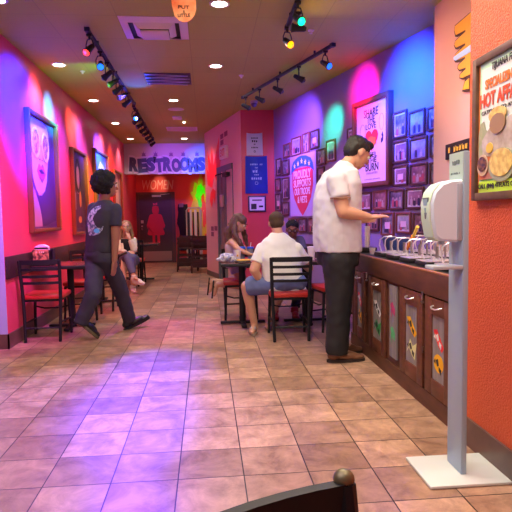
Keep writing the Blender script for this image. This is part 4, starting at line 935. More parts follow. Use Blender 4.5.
for v in m_.bm.verts: v.co += Vector((noise.noise(v.co*22), noise.noise(v.co*22+Vector((5, 0, 0))), noise.noise(v.co*22+Vector((0, 7, 0)))))*.022; v.co.z = max(v.co.z, .002)
m_.build('cloth', M('patterned_cloth', (.70, .66, .72), .8, var=(40, (.25, .25, .45), .08)), t, norm=False)

# ---------------------------------------------------------------- far corner
hc_m = M('high_chair_wood', (.055, .012, .014), .5)
def high_chair(loc, rz, txt):
    t = thing('high_chair', txt, 'high chair', loc, rz, 'wooden high chairs stacked by the restrooms')
    for sx in (-1, 1):
        for sy in (-1, 1): MB().box((sx*.21, sy*.20, .37), (.035, .035, .74), Matrix.Rotation(sx*-.05, 3, 'Y') @ Matrix.Rotation(sy*.05, 3, 'X')).build('leg', hc_m, t)
    MB().lohi((-.20, -.19, .50), (.20, .19, .52)).build('seat', hc_m, t)
    MB().lohi((-.19, .17, .52), (.19, .19, .80)).build('backrest', hc_m, t)
    MB().lohi((-.20, -.20, .12), (.20, -.18, .30)).build('front_panel', hc_m, t)
    for z_ in (.18, .36, .64, .74):
        m_ = MB(); m_.lohi((-.22, -.215, z_-.022), (.22, -.195, z_+.022)).lohi((-.22, .195, z_-.022), (.22, .215, z_+.022)).lohi((-.225, -.21, z_-.02), (-.205, .21, z_+.02)).lohi((.205, -.21, z_-.02), (.225, .21, z_+.02)); m_.build('rail_ring', hc_m, t)
    return t
high_chair((-.45, 12.55, 0), 0, 'dark red wooden high chair left of the pair below the striped cloth')
high_chair((-.13, 12.15, 0), .05, 'dark red wooden high chair nearest the pink hall wall')
t = thing('hanging_black_coat', 'black coat hanging beside the restroom door', 'coat', (-.64, 15.08, 1.1))
m_ = MB()
n = 16; vs = []
for j in range(13):
    z_ = -.78+j*.105; w_ = .115+.02*math.sin(j*1.1)+(.03 if j > 6 else 0)-(.03 if j == 12 else 0)
    vs.append([m_.bm.verts.new((w_*math.cos(2*PI*k/n)*(1+.1*math.sin(3*k)), .06*math.sin(2*PI*k/n)*(1+.2*math.sin(5*k)), z_)) for k in range(n)])
for a_, b_ in zip(vs, vs[1:]):
    for k in range(n): m_.bm.faces.new((a_[k], a_[(k+1) % n], b_[(k+1) % n], b_[k]))
m_.bm.faces.new(vs[0][::-1]); m_.bm.faces.new(vs[-1]); m_.build('cloth', M('coat_black', (.010, .010, .02), .8), t)
MB().cyl((0, .07, .50), (0, -.03, .50), .012).build('hook', steel, t)
MB().lohi((-.10, -.065, .40), (.02, -.045, .50)).build('collar_tag', M('tag_grey', (.25, .18, .22), .6), t)
t = thing('striped_cloth_rack', 'tall pale and black striped cloth on a rounded frame beside the black coat', 'rack', (-.30, 13.6, .75))
m_ = MB().tube([(-.19, 0, -.70), (-.19, 0, .64), (-.15, 0, .70), (.13, 0, .70), (.17, 0, .64), (.17, 0, -.70)], .018, 8); m_.box((-.19, 0, -.72), (.05, .3, .05)).box((.17, 0, -.72), (.05, .3, .05)); m_.build('frame', M('rack_cream', (.55, .42, .38), .5), t)
for k, (c_, w_) in enumerate((((.02, .015, .03), .07), ((.60, .50, .52), .05), ((.03, .02, .03), .04), ((.62, .55, .60), .06), ((.02, .02, .03), .04), ((.50, .42, .46), .05))):
    x_ = -.165+.058*k
    MB().box((x_+.02, .01*(-1)**k, .0+.03*(k % 2)), (w_, .02, 1.20+.06*(k % 2)), None, .008).build('hanging_cloth', M('stripe_%d' % k, c_, .8), t)

# ---------------------------------------------------------------- people
class Blob:
    """overlapping closed volumes that a voxel remesh fuses into one continuous surface"""
    def __init__(s): s.bm = bmesh.new()
    def ell(s, c, r, ax=None, sub=3):
        rr = r if hasattr(r, '__len__') else (r, r, r)
        m = Matrix.Translation(c) @ ((ax.to_4x4()) if ax else Matrix.Identity(4)) @ Matrix.Diagonal((*rr, 1))
        bmesh.ops.create_icosphere(s.bm, subdivisions=sub, radius=1, matrix=m); return s
    def cone(s, p0, r0, p1, r1, side=None, k=1.0, seg=20):
        p0, p1 = Vector(p0), Vector(p1); d = (p1-p0)
        z = d.normalized(); x = Vector(side) if side else z.orthogonal(); x = (x-z*x.dot(z)).normalized(); yv = z.cross(x)
        a = [s.bm.verts.new(p0+x*math.cos(2*PI*i/seg)*r0*k+yv*math.sin(2*PI*i/seg)*r0) for i in range(seg)]
        b = [s.bm.verts.new(p1+x*math.cos(2*PI*i/seg)*r1*k+yv*math.sin(2*PI*i/seg)*r1) for i in range(seg)]
        for i in range(seg): s.bm.faces.new((a[i], a[(i+1) % seg], b[(i+1) % seg], b[i]))
        s.bm.faces.new(a[::-1]); s.bm.faces.new(b); return s
    def limb(s, pts, rad, ends=True):
        pts = [Vector(p) for p in pts]
        for i in range(len(pts)-1): s.cone(pts[i], rad[i], pts[i+1], rad[i+1])
        for i, p in enumerate(pts):
            if ends or 0 < i < len(pts)-1: s.ell(p, rad[i], sub=2)
        return s
    def loft(s, rings, n=28):
        L_ = []
        for c, a, b in rings:
            c, a, b = Vector(c), Vector(a), Vector(b)
            L_.append([s.bm.verts.new(c+a*math.copysign(abs(math.cos(t))**.85, math.cos(t))+b*math.copysign(abs(math.sin(t))**.85, math.sin(t))) for t in [2*PI*k/n for k in range(n)]])
        for p, q in zip(L_, L_[1:]):
            for k in range(n): s.bm.faces.new((p[k], p[(k+1) % n], q[(k+1) % n], q[k]))
        s.bm.faces.new(L_[0][::-1]); s.bm.faces.new(L_[-1]); return s
    def build(s, name, mat, parent, voxel=.008, sm=3, wr=None, label=None, cut=None):
        bmesh.ops.recalc_face_normals(s.bm, faces=s.bm.faces)
        me = bpy.data.meshes.new(name); s.bm.to_mesh(me); s.bm.free()
        o = bpy.data.objects.new(name, me); COL.objects.link(o)
        md = o.modifiers.new('r', 'REMESH'); md.mode = 'VOXEL'; md.voxel_size = voxel
        dg = bpy.context.evaluated_depsgraph_get(); dg.update(); me2 = bpy.data.meshes.new_from_object(o.evaluated_get(dg))
        bpy.data.objects.remove(o)
        b = bmesh.new(); b.from_mesh(me2)
        for _ in range(sm): bmesh.ops.smooth_vert(b, verts=b.verts, factor=.5, use_axis_x=True, use_axis_y=True, use_axis_z=True)
        if wr:
            b.normal_update()
            for v in b.verts:
                q = v.co*wr[0]; v.co += v.normal*(noise.noise(Vector((q.x, q.y, q.z*.45)))+.5*noise.noise(q*2.1))*wr[1]
        if parent: b.transform(world_inv(parent))
        b.to_mesh(me2); b.free(); me2.name = name; me2.materials.clear(); me2.materials.append(mat)
        for p in me2.polygons: p.use_smooth = True
        o = bpy.data.objects.new(name, me2); COL.objects.link(o); o.parent = parent
        if label: o['label'] = label
        return o
def V(*a): return Vector(a)
def basis(face, up=V(0, 0, 1)):
    f = face.normalized(); r = f.cross(up).normalized(); u = r.cross(f).normalized(); return r, f, u
def hand(B, wrist, d, palm_n, thumb, curl=.5, s=1.0):
    """palm, four unequal bent fingers and a thumb; d = along the hand, palm_n = out of the palm, thumb = towards the thumb"""
    d = d.normalized(); th = (thumb-d*thumb.dot(d)).normalized(); pn = palm_n-d*palm_n.dot(d); pn = (pn-th*pn.dot(th)).normalized()
    ax = Matrix((th, d, pn)).transposed()
    B.ell(wrist+d*.045*s, (.040*s, .055*s, .017*s), ax)
    for i, (o_, ln) in enumerate(((.029, .070), (.010, .078), (-.010, .073), (-.028, .058))):
        p = wrist+d*.085*s+th*o_*s; q = d; pts = [p-d*.03*s]
        for j, f_ in enumerate((.42, .33, .25)):
            pts.append(pts[-1]+(q*(ln*f_+(.03 if j == 0 else 0))*s)); a = curl*(.75 if j == 0 else .9); q = (q*math.cos(a)+pn*math.sin(a)*(1)).normalized() if j < 1 else (q*math.cos(a)+(pn*math.cos(a*j)-d*math.sin(a*j))*math.sin(a)).normalized()
        B.limb(pts, [.0095*s, .009*s, .008*s, .007*s])
    p = wrist+d*.025*s+th*.028*s; a = (d*.6+th*.75+pn*.25*(1+curl)).normalized(); b_ = (d*.9+th*.2+pn*.5*curl).normalized()
    B.limb([p, p+a*.038*s, p+a*.038*s+b_*.03*s], [.013*s, .010*s, .008*s])
def head_blob(B, c, face, up, s=1.0, neck=None, ears=True):
    r, f, u = basis(face, up); ax = Matrix((r, f, u)).transposed()
    B.ell(c+u*.03*s-f*.012*s, (.074*s, .094*s, .085*s), ax)
    B.ell(c+f*.022*s-u*.020*s, (.062*s, .070*s, .085*s), ax)
    B.ell(c+f*.042*s-u*.078*s, (.040*s, .042*s, .032*s), ax)           # jaw
    B.limb([c+f*.088*s+u*.015*s, c+f*.108*s-u*.025*s], [.009*s, .014*s])  # nose
    B.ell(c+f*.083*s+u*.030*s, (.045*s, .012*s, .010*s), ax)             # brow
    B.ell(c+f*.088*s-u*.058*s, (.024*s, .010*s, .009*s), ax)             # lips
    if ears:
        for sg in (-1, 1): B.ell(c+r*sg*.076*s-f*.005*s-u*.005*s, (.010*s, .020*s, .032*s), ax)
    if neck: B.limb([c-u*.06*s-f*.02*s, neck], [.052*s, .058*s])
def face_parts(t, c, face, up, s, lip=(.45, .14, .12), hairc=None):
    r, f, u = basis(face, up)
    for sg in (-1, 1):
        m_ = MB(); m_.mi = 0; p = c+r*sg*.031*s+f*.082*s+u*.008*s; m_.ball(p, .013*s, 10); m_.mi = 1; m_.ball(p+f*.008*s, .0075*s, 8)
        m_.build('eye', [M('eye_white', (.75, .72, .70), .3), M('eye_iris', (.03, .02, .015), .2)], t, world=True)
        MB().tube([c+r*sg*.014*s+f*.098*s+u*.033*s, c+r*sg*.032*s+f*.096*s+u*.040*s, c+r*sg*.052*s+f*.080*s+u*.033*s], .004*s, 6).build('eyebrow', hairc or M('brow_dark', (.03, .018, .012), .8), t, world=True)
    MB().tube([c-r*.024*s+f*.088*s-u*.056*s, c+f*.100*s-u*.057*s, c+r*.024*s+f*.088*s-u*.056*s], [.003*s, .006*s, .003*s], 6).build('lips', M('lip_%d' % int(lip[0]*100), lip, .45), t, world=True)

SK = lambda n, c: M(n, c, .5, bump=(60, .05), spec=.4)
# ---- standing man in pale polo, profile to the right, at the bar
Y0 = 4.42
t = thing('person', 'man in a pale polo shirt and black trousers standing at the bar', 'person', (1.08, Y0, 0))
skin = SK('skin_light', (.62, .33, .22))
f = V(.97, .24, 0); r = V(.24, -.97, 0); up = V(0, 0, 1)
hc = at(357.5, 153.5, Y0+.02); hf = V(.80, .16, -.48); hup = (V(.5, .1, .87)); hs = 1.08
B = Blob(); head_blob(B, hc, hf, hup, hs, neck=at(343, 170, Y0)); r_, f_, u_ = basis(hf, hup)
sh = at(337, 180, Y0-.17); el = at(343, 212, Y0-.235); wr_ = at(369, 217, Y0-.20)
B.limb([sh, el], [.066, .052]); B.limb([el, el.lerp(wr_, .35), wr_], [.050, .050, .030])
hand(B, wr_, V(1, .05, .06), V(0, .3, -1), V(-.1, 1, .2), .30, 1.05)
sh2 = at(340, 178, Y0+.20); el2 = sh2+V(.06, .05, -.30); wr2 = V(wr_.x-.02, Y0+.05, wr_.z-.02)
B.limb([sh2, el2], [.066, .052]); B.limb([el2, wr2], [.050, .031]); hand(B, wr2, V(.95, -.25, .05), V(.1, -.8, -.3), V(.2, -.3, .9), .6)
B.loft([(V(1.07, Y0, .80), f*.13, r*.16), (V(1.07, Y0, 1.0), f*.14, r*.16), (V(1.07, Y0, 1.3), f*.14, r*.18), (V(1.09, Y0, 1.5), f*.10, r*.17), (at(344, 167, Y0), f*.06, r*.08)])
hipR, hipL = at(338, 262, Y0-.08), at(338, 262, Y0+.10)
aR, aL = V(1.035, Y0-.07, .085), V(1.10, Y0+.16, .085)
for hp, an in ((hipR, aR), (hipL, aL)):
    kn = (hp+an)/2+V(.02, 0, .02); B.limb([hp, kn, an], [.09, .065, .045]); B.limb([an, an+V(.13, .02, -.035)], [.045, .03])
B.build('body', skin, t, .0075)
face_parts(t, hc, hf, hup, hs)
# hair: a cap over the top and back of the skull, clear of the face
B = Blob(); ax = Matrix((r_, f_, u_)).transposed()
B.ell(hc+u_*.052*hs-f_*.022*hs, (.082*hs, .098*hs, .078*hs), ax).ell(hc-f_*.055*hs+u_*.01*hs, (.074*hs, .062*hs, .085*hs), ax).ell(hc+u_*.098*hs+f_*.04*hs, (.06*hs, .05*hs, .028*hs), ax)
B.build('hair', M('hair_dark_brown', (.012, .008, .007), .55, bump=(90, .5)), t, .006, 2, (60, .006))
B = Blob()
B.loft([(V(1.07, Y0, .905), f*.185, r*.205), (V(1.065, Y0, 1.03), f*.19, r*.21), (V(1.062, Y0, 1.18), f*.182, r*.212), (V(1.07, Y0, 1.34), f*.178, r*.225), (V(1.085, Y0, 1.46), f*.165, r*.225), (V(1.10, Y0, 1.56), f*.115, r*.19), (at(343, 168, Y0), f*.075, r*.095)])
slv = sh.lerp(el, .58); B.limb([sh, slv], [.088, .080], ends=False).ell(sh, .088)
slv2 = sh2.lerp(el2, .58); B.limb([sh2, slv2], [.088, .080], ends=False).ell(sh2, .088)
nb = at(346, 166, Y0); nd = V(.45, .1, .9).normalized()
B.cone(nb-nd*.05, .092, nb+nd*.015, .072)
B.build('polo_shirt', M('polo_pale', (.66, .65, .74), .75), t, .009, 3, (9, .010))
MB().tube([slv+(el-sh).normalized()*-.004+V(math.cos(q)*.078, math.sin(q)*.078, .0) for q in [2*PI*k/16 for k in range(17)]], .005, 5).build('sleeve_band', M('sleeve_band_brown', (.30, .16, .12), .7), t, world=True)
trm = M('trouser_black', (.012, .012, .016), .7)
B = Blob()
B.loft([(V(1.07, Y0, .80), f*.155, r*.19), (V(1.07, Y0, .93), f*.165, r*.19), (V(1.07, Y0, .99), f*.155, r*.18)])
for hp, an in ((hipR, aR), (hipL, aL)):
    kn = (hp+an)/2+V(.02, 0, .02); hem = an+V(0, 0, -.015)
    B.limb([hp+V(0, 0, .02), kn, hem], [.135, .105, .088], ends=False); B.ell(hp+V(0, 0, .02), .135).ell(kn, .105)
B.build('trousers', trm, t, .010, 3, (8, .012))
shoe_br = M('shoe_brown_leather', (.20, .085, .045), .28)
def shoe(t, ankle, d, mat, sole, ln=.30, lift=0, wd=.047, z0=.012, nm='shoe', pitch=0):
    d = V(d[0], d[1], 0).normalized(); s_ = V(-d.y, d.x, 0); R_ = Matrix((d, s_, V(0, 0, 1))).transposed()
    if pitch: R_ = Matrix.Rotation(pitch, 3, s_) @ R_
    h = V(ankle.x, ankle.y, z0)+V(0, 0, lift); q = lambda a, b_, c_: h+R_ @ V(a, b_, c_)
    B = Blob(); B.ell(q(-.02, 0, .045), (.055, wd*.9, .045), R_).ell(q(.09, 0, .035), (.10, wd, .040), R_).ell(q(.17, 0, .022), (.075, wd*.95, .027), R_).cone(q(0, 0, .05), .05, q(-.005, 0, .11), .045)
    o = B.build(nm, mat, t, .006, 2)
    m_ = MB(); n = 20; pts = []
    for k in range(n):
        a = 2*PI*k/n; x_ = math.cos(a); pts.append((.085+.165*x_*(ln/.30), math.sin(a)*wd*(1.02+.10*x_)))
    va = [m_.bm.verts.new(q(x_, y_, -.012)) for x_, y_ in pts]; vb = [m_.bm.verts.new(q(x_, y_, .012)) for x_, y_ in pts]
    m_.bm.faces.new(va[::-1]); m_.bm.faces.new(vb)
    for k in range(n): m_.bm.faces.new((va[k], va[(k+1) % n], vb[(k+1) % n], vb[k]))
    m_.build('sole', sole, o, world=True) if False else None
    m_.bm.transform(world_inv(t)); o2 = m_.build('sole', sole, o); return o
shoe(t, aR, (1, .05), shoe_br, M('sole_dark', (.03, .02, .02), .6)); shoe(t, aL, (1, .2), shoe_br, M('sole_dark', (0, 0, 0)))

# ---- walking man with an afro, dark T-shirt with print on the back
Yw = 5.72
t = thing('person', 'man with a black afro and dark T-shirt striding away along the aisle', 'person', (-1.03, Yw, 0))
skin2 = SK('skin_brown', (.33, .14, .09))
f = V(.62, .78, 0); r = V(.78, -.62, 0)
hc = at(107, 186, Yw); hf = V(.90, .42, -.05)
B = Blob(); head_blob(B, hc, hf, up, .98, neck=at(104, 201, Yw))
shR, shL = at(115.5, 209, Yw-.10), at(93.5, 208, Yw+.06)
elR, wrR = at(115.5, 237, Yw-.12), at(114.5, 261, Yw-.13)
B.limb([shR, elR], [.055, .044]); B.limb([elR, wrR], [.042, .029]); hand(B, wrR, V(-.12, .05, -1), V(-.8, .4, 0), V(.5, .8, 0), .35)
elL = at(93, 236, Yw+.26); wrL = at(100, 256, Yw+.36); B.limb([shL, elL], [.055, .044]); B.limb([elL, wrL], [.042, .029]); hand(B, wrL, V(.2, .2, -1), V(.8, -.4, 0), V(.5, .8, 0), .35)
pc = at(100, 255, Yw)
B.loft([(pc, f*.11, r*.14), (at(101, 240, Yw), f*.10, r*.14), (at(102, 220, Yw), f*.11, r*.16), (at(104, 206, Yw), f*.08, r*.15), (at(104, 202, Yw), f*.05, r*.06)])
hR, hL = pc+r*.09, pc-r*.09
kB, aB = at(94, 294, Yw-.20), at(80.5, 323, 5.50)       # trailing leg
kF, aF = at(121, 291, Yw+.16), V(-.865, 6.03, .105)       # leading leg
B.limb([hL, kB, aB], [.085, .058, .042]); B.limb([hR, kF, aF], [.085, .058, .042])
B.build('body', skin2, t, .0075); face_parts(t, hc, hf, up, .98)
B = Blob(); hb = hc-hf.normalized()*.035+V(0, 0, .035)
for k in range(26):
    a = 2.4*k; z_ = -1+2*(k+.5)/26; q = math.sqrt(1-z_*z_); p = V(q*math.cos(a), q*math.sin(a), z_)
    if p.dot(hf.normalized()) > .45 and p.z < .35: continue
    B.ell(hb+p*.075, .062)
B.ell(hb, .105)
B.build('afro_hair', M('hair_black', (.008, .006, .008), .85, bump=(120, 1)), t, .008, 1, (70, .012))
MB().tube([hc+hf*.085+V(0, 0, .012), hc+hf*.06+V(.05*hf.y, -.05*hf.x, 0)*1.3+V(0, 0, .012), hc+V(.09*hf.y, -.09*hf.x, .012)], .004).build('glasses_temple', black, t, world=True)
shirt2 = M('tshirt_navy_black', (.028, .024, .042), .8)
B = Blob()
B.loft([(at(101, 252, Yw), f*.135, r*.165), (at(101, 238, Yw), f*.13, r*.165), (at(102, 222, Yw), f*.135, r*.185), (at(103.5, 210, Yw), f*.115, r*.19), (at(104.5, 203, Yw), f*.07, r*.11), (at(105, 200, Yw), f*.055, r*.065)])
for s_, e_ in ((shR, elR), (shL, elL)): B.limb([s_, s_.lerp(e_, .62)], [.062, .066], ends=False).ell(s_, .060)
shirt_o = B.build('t_shirt', shirt2, t, .009, 3, (9, .008))
# crescent print on the back, thrown onto the shirt surface
dg = bpy.context.evaluated_depsgraph_get(); dg.update()
def on_shirt(px, py, lift=.004):
    o0 = V(0, 0, CAM_H); tgt = at(px, py, Yw); d = (tgt-o0).normalized(); inv = world_inv(t)
    ok, loc, nr, _ = shirt_o.ray_cast(inv @ o0, d); 
    return (loc+nr*lift) if ok else inv @ (tgt-f*.15)
pr_m = M('print_pale_blue', (.50, .52, .62), .7, var=(34, (.06, .08, .16), .07)); cm = MB()
out = [(101, 205.5), (96, 207), (92, 209.5), (89.5, 213), (88, 218.5), (88, 225), (88.5, 231.5), (89.5, 235.5), (94, 235.5), (99, 234), (102.5, 230), (103.5, 226)]
inn = [(101.5, 208), (98, 210.5), (96.5, 213), (94, 216), (93, 219), (94, 222), (95.5, 225), (97, 227), (98.5, 228), (100.5, 228), (102, 227.5), (103, 226.2)]
vo_ = [cm.bm.verts.new(on_shirt(*p)) for p in out]; vi_ = [cm.bm.verts.new(on_shirt(*p)) for p in inn]; vm_ = [cm.bm.verts.new(on_shirt((a_[0]+b_[0])/2, (a_[1]+b_[1])/2)) for a_, b_ in zip(out, inn)]
for k in range(11):
    cm.bm.faces.new((vo_[k], vo_[k+1], vm_[k+1], vm_[k])); cm.bm.faces.new((vm_[k], vm_[k+1], vi_[k+1], vi_[k]))
cm.build('back_print', pr_m, t)
cm = MB(); c_ = [cm.bm.verts.new(on_shirt(97+2.8*math.cos(q), 230.8+2.4*math.sin(q), .007)) for q in [2*PI*k/12 for k in range(12)]]; cm.bm.faces.new(c_); cm.build('blue_print_dot', M('print_sky_blue', (.10, .50, .85), .6), t)
trn = M('trouser_navy', (.030, .026, .050), .8)
B = Blob()
B.loft([(pc-V(0, 0, .07), f*.12, r*.165), (pc, f*.135, r*.165), (at(101, 247, Yw), f*.125, r*.155)])
for hp, kn, an in ((hL, kB, aB), (hR, kF, aF)):
    hp = hp-V(0, 0, .03); B.limb([hp, kn, an+V(0, 0, -.01)], [.105, .082, .070], ends=False); B.ell(hp, .105).ell(kn, .082)
B.build('trousers', trn, t, .010, 3, (8, .012))
shoe(t, aB+f*.0, (.75, .45), M('shoe_black', (.010, .010, .012), .4), M('sole_olive', (.12, .11, .05), .5), pitch=.78, z0=.175)
shoe(t, aF, (.85, .5), M('shoe_black', (0, 0, 0)), M('sole_black', (.012, .012, .014), .5), pitch=-.34, z0=.02)

# ---- man in white T-shirt seated with his back to the viewer
Ys = 5.46
t = thing('person', 'man in a white T-shirt and blue shorts seated with his back to the viewer', 'person', (.80, Ys, 0))
f = V(-.12, .99, 0); r = V(.99, .12, 0)
hc = at(276.5, 223.5, Ys+.10); hf = V(.10, .95, -.28)
B = Blob(); head_blob(B, hc, hf, V(0, .25, 1), 1.0, neck=at(278, 236, Ys+.04))
shL, shR = at(262.5, 249, Ys+.02), at(296, 249, Ys+.02)
elL, wrL = at(254, 270, Ys-.04), at(262, 283, Ys+.02)
B.limb([shL, elL], [.062, .050]); B.limb([elL, wrL], [.048, .032]); hand(B, wrL, V(.45, .25, -.45), V(.3, .3, -.8), V(.8, .6, .2), .5)
elR, wrR = at(309, 268, Ys+.12), at(300, 262, Ys+.40)
B.limb([shR, elR], [.062, .048]); B.limb([elR, wrR], [.046, .030]); hand(B, wrR, V(-.4, .9, -.05), V(0, 0, -1), V(-.9, -.3, 0), .4)
pel = V(.79, Ys-.03, .53)
B.loft([(pel-V(0, 0, .05), f*.12, r*.16), (at(283, 275, Ys), f*.13, r*.17), (at(280, 258, Ys), f*.12, r*.18), (at(279, 246, Ys+.02), f*.09, r*.18), (at(278, 240, Ys+.03), f*.05, r*.07)])
knL, anL = at(246.5, 286.5, Ys+.12), V(.47, 5.62, .10)
knR, anR = V(.86, Ys+.42, .52), V(.66, Ys+.38, .10)
B.limb([pel-r*.10, knL], [.095, .062]); B.limb([knL, knL.lerp(anL, .35)-V(0, .01, 0), anL], [.060, .058, .036])
B.limb([pel+r*.10, knR], [.095, .062]); B.limb([knR, knR.lerp(anR, .35), anR], [.060, .058, .036])
for an, dv in ((anL, V(-.05, -1, 0)), (anR, V(.1, -1, 0))):
    dv = V(-.02, .0, 0)+dv*-1 if False else V(dv.x, dv.y, 0)
    q = V(an.x, an.y, .045); 
    B.limb([an, q, q+V(-.03, -.11, -.005), q+V(-.035, -.16, -.012)], [.038, .036, .034, .026])
B.build('body', skin, t, .0075)
r_, f_, u_ = basis(hf, V(0, .25, 1)); ax = Matrix((r_, f_, u_)).transposed()
B = Blob(); B.ell(hc+u_*.042-f_*.022, (.079, .094, .078), ax).ell(hc-f_*.045+u_*.0, (.072, .062, .072), ax)
B.build('hair', M('hair_cropped_brown', (.075, .040, .026), .8, bump=(120, .4)), t, .006, 2, (60, .002))
B = Blob()
B.loft([(V(.80, Ys-.03, .44), f*.155, r*.20), (at(284, 285, Ys), f*.165, r*.21), (at(282, 270, Ys), f*.145, r*.205), (at(280, 257, Ys), f*.135, r*.215), (at(279, 248, Ys+.02), f*.11, r*.205), (at(278.5, 240.5, Ys+.03), f*.09, r*.170), (at(278, 236, Ys+.04), f*.075, r*.105), (at(278, 232.5, Ys+.05), f*.06, r*.068)])
for s_, e_ in ((shL, elL), (shR, elR)): B.limb([s_, s_.lerp(e_, .68)], [.070, .072], ends=False).ell(s_, .068)
B.build('t_shirt', M('tshirt_white', (.80, .79, .78), .8), t, .009, 3, (9, .009))
B = Blob()
B.loft([(pel-V(0, 0, .06), f*.15, r*.19), (pel+V(0, 0, .05), f*.15, r*.19)])
for hp, kn in ((pel-r*.10, knL), (pel+r*.10, knR)): B.limb([hp, hp.lerp(kn, .93)], [.112, .098], ends=False); B.ell(hp, .112)
B.build('shorts', M('shorts_blue', (.13, .17, .36), .8), t, .009, 3, (10, .010))
for an, q in ((anL, V(anL.x-.02, anL.y-.06, 0)), (anR, V(anR.x-.02, anR.y-.06, 0))):
    o = MB().prism([(q.x+.045*math.cos(a)*(1.0), q.y+.135*math.sin(a)) for a in [2*PI*k/18 for k in range(18)]], .003, .022).build('flip_flop', M('flipflop_tan', (.30, .22, .18), .6), t, world=True)
    MB().tube([q+V(-.042, .01, .02), q+V(-.02, -.05, .075), q+V(-.003, -.09, .022)], .006, 6).tube([q+V(.04, .01, .02), q+V(.02, -.05, .075), q+V(-.003, -.09, .022)], .006, 6).build('strap', M('strap_pale', (.55, .50, .50), .5), o, world=True)

# ---- girl kneeling on a chair
Yg = 6.52
t = thing('person', 'girl with long brown hair kneeling on a chair and reaching over the table', 'person', (.36, Yg, 0))
skg = SK('skin_tan', (.60, .30, .20))
f = V(.85, -.5, 0); r = f.cross(up)
hc = at(239.5, 223.5, Yg-.05); hf = V(.80, -.35, -.50); hup = V(.45, -.1, .9)
B = Blob(); head_blob(B, hc, hf, hup, .88, neck=at(233.5, 237, Yg))
tl = [(at(234, 262, Yg), f*.085, r*.10), (at(233.5, 252, Yg), f*.080, r*.095), (at(232.5, 243, Yg), f*.075, r*.115), (at(233, 238, Yg), f*.045, r*.06)]
B.loft(tl)
shg = at(231.5, 242, Yg-.11); elg = at(238.5, 249.5, Yg-.28); wg = at(249, 254, Yg-.33)
B.limb([shg, elg], [.042, .032]); B.limb([elg, wg], [.031, .022]); hand(B, wg, V(1, -.1, -.15), V(0, 0, -1), V(0, 1, 0), .4, .8)
sh2 = at(236, 242, Yg+.10); el2 = at(246, 250, Yg-.0); B.limb([sh2, el2, at(252, 254, Yg-.12)], [.042, .032, .022]); hand(B, at(252, 254, Yg-.12), V(1, -.2, -.1), V(0, 0, -1), V(0, -1, 0), .4, .8)
hp = at(236, 264, Yg-.02)
for dy_, dx_, ank in ((-.10, 0, at(217.5, 284, Yg-.20)), (.08, .01, at(213, 281, Yg-.02))):
    h2 = hp+V(0, dy_, 0); kn = at(243, 285, Yg+dy_-.06); B.limb([h2, kn], [.082, .058]); B.limb([kn, kn.lerp(ank, .4), ank], [.055, .050, .032])
    B.limb([ank, ank+V(-.02, 0, -.03), ank+V(-.045, -.01, -.12)], [.032, .034, .024])
B.build('body', skg, t, .007); face_parts(t, hc, hf, hup, .88)
r_, f_, u_ = basis(hf, hup); ax = Matrix((r_, f_, u_)).transposed()
B = Blob(); B.ell(hc+u_*.04-f_*.022, (.076, .090, .072), ax).ell(hc-f_*.05, (.070, .055, .080), ax)
hb = hc-f_*.05
B.limb([hb+u_*.02, at(228.5, 232, Yg-.02), at(228, 242, Yg-.02), at(230, 248, Yg-.04)], [.065, .055, .045, .022])
B.limb([hc+r_*.045-f_*.045, at(234.5, 234, Yg-.13), at(240, 243, Yg-.15), at(245, 250, Yg-.15)], [.034, .032, .030, .014])
B.limb([hc-r_*.055, at(245, 236, Yg+.08), at(247, 245, Yg+.06)], [.035, .034, .018])
B.build('long_hair', M('hair_brown', (.13, .060, .040), .5, bump=(80, .5)), t, .007, 2, (34, .010))
B = Blob(); B.loft([(at(234.5, 266, Yg), f*.11, r*.125), (at(234, 256, Yg), f*.098, r*.112), (at(233, 246, Yg), f*.090, r*.122), (at(233, 242, Yg), f*.080, r*.112)])
for s_ in (-1, 1): B.limb([at(233, 243, Yg)+r*.07*s_+f*.06, at(233, 238.5, Yg)+r*.06*s_, at(233, 243, Yg)+r*.07*s_-f*.06], [.012]*3)
B.build('tank_top', M('top_peach', (.70, .50, .44), .8), t, .008, 2, (10, .005))
B = Blob(); B.loft([(hp-V(0, 0, .04), V(.13, 0, 0), V(0, .16, 0)), (hp+V(0, 0, .06), V(.11, 0, 0), V(0, .14, 0))])
for dy_ in (-.10, .08):
    h2 = hp+V(0, dy_, 0); kn = at(243, 285, Yg+dy_-.06); B.limb([h2, h2.lerp(kn, .38)], [.098, .094], ends=False); B.ell(h2, .098)
B.build('shorts', M('shorts_lilac', (.35, .28, .50), .8), t, .008, 2, (10, .006))
for ank, sg in ((at(217.5, 284, Yg-.20), 0), (at(213, 281, Yg-.02), 1)):
    q = ank+V(-.055, -.005, -.06); o = MB().box(q, (.016, .075, .21), Matrix.Rotation(.12, 3, 'Y'), .005).build('flip_flop', black_pl, t, world=True)
    MB().tube([q+V(.0, -.035, .05), q+V(.045, 0, -.01), q+V(.0, 0, -.07)], .005, 5).tube([q+V(.0, .035, .05), q+V(.045, 0, -.01), q+V(.0, 0, -.07)], .005, 5).build('strap', black_pl, o, world=True)

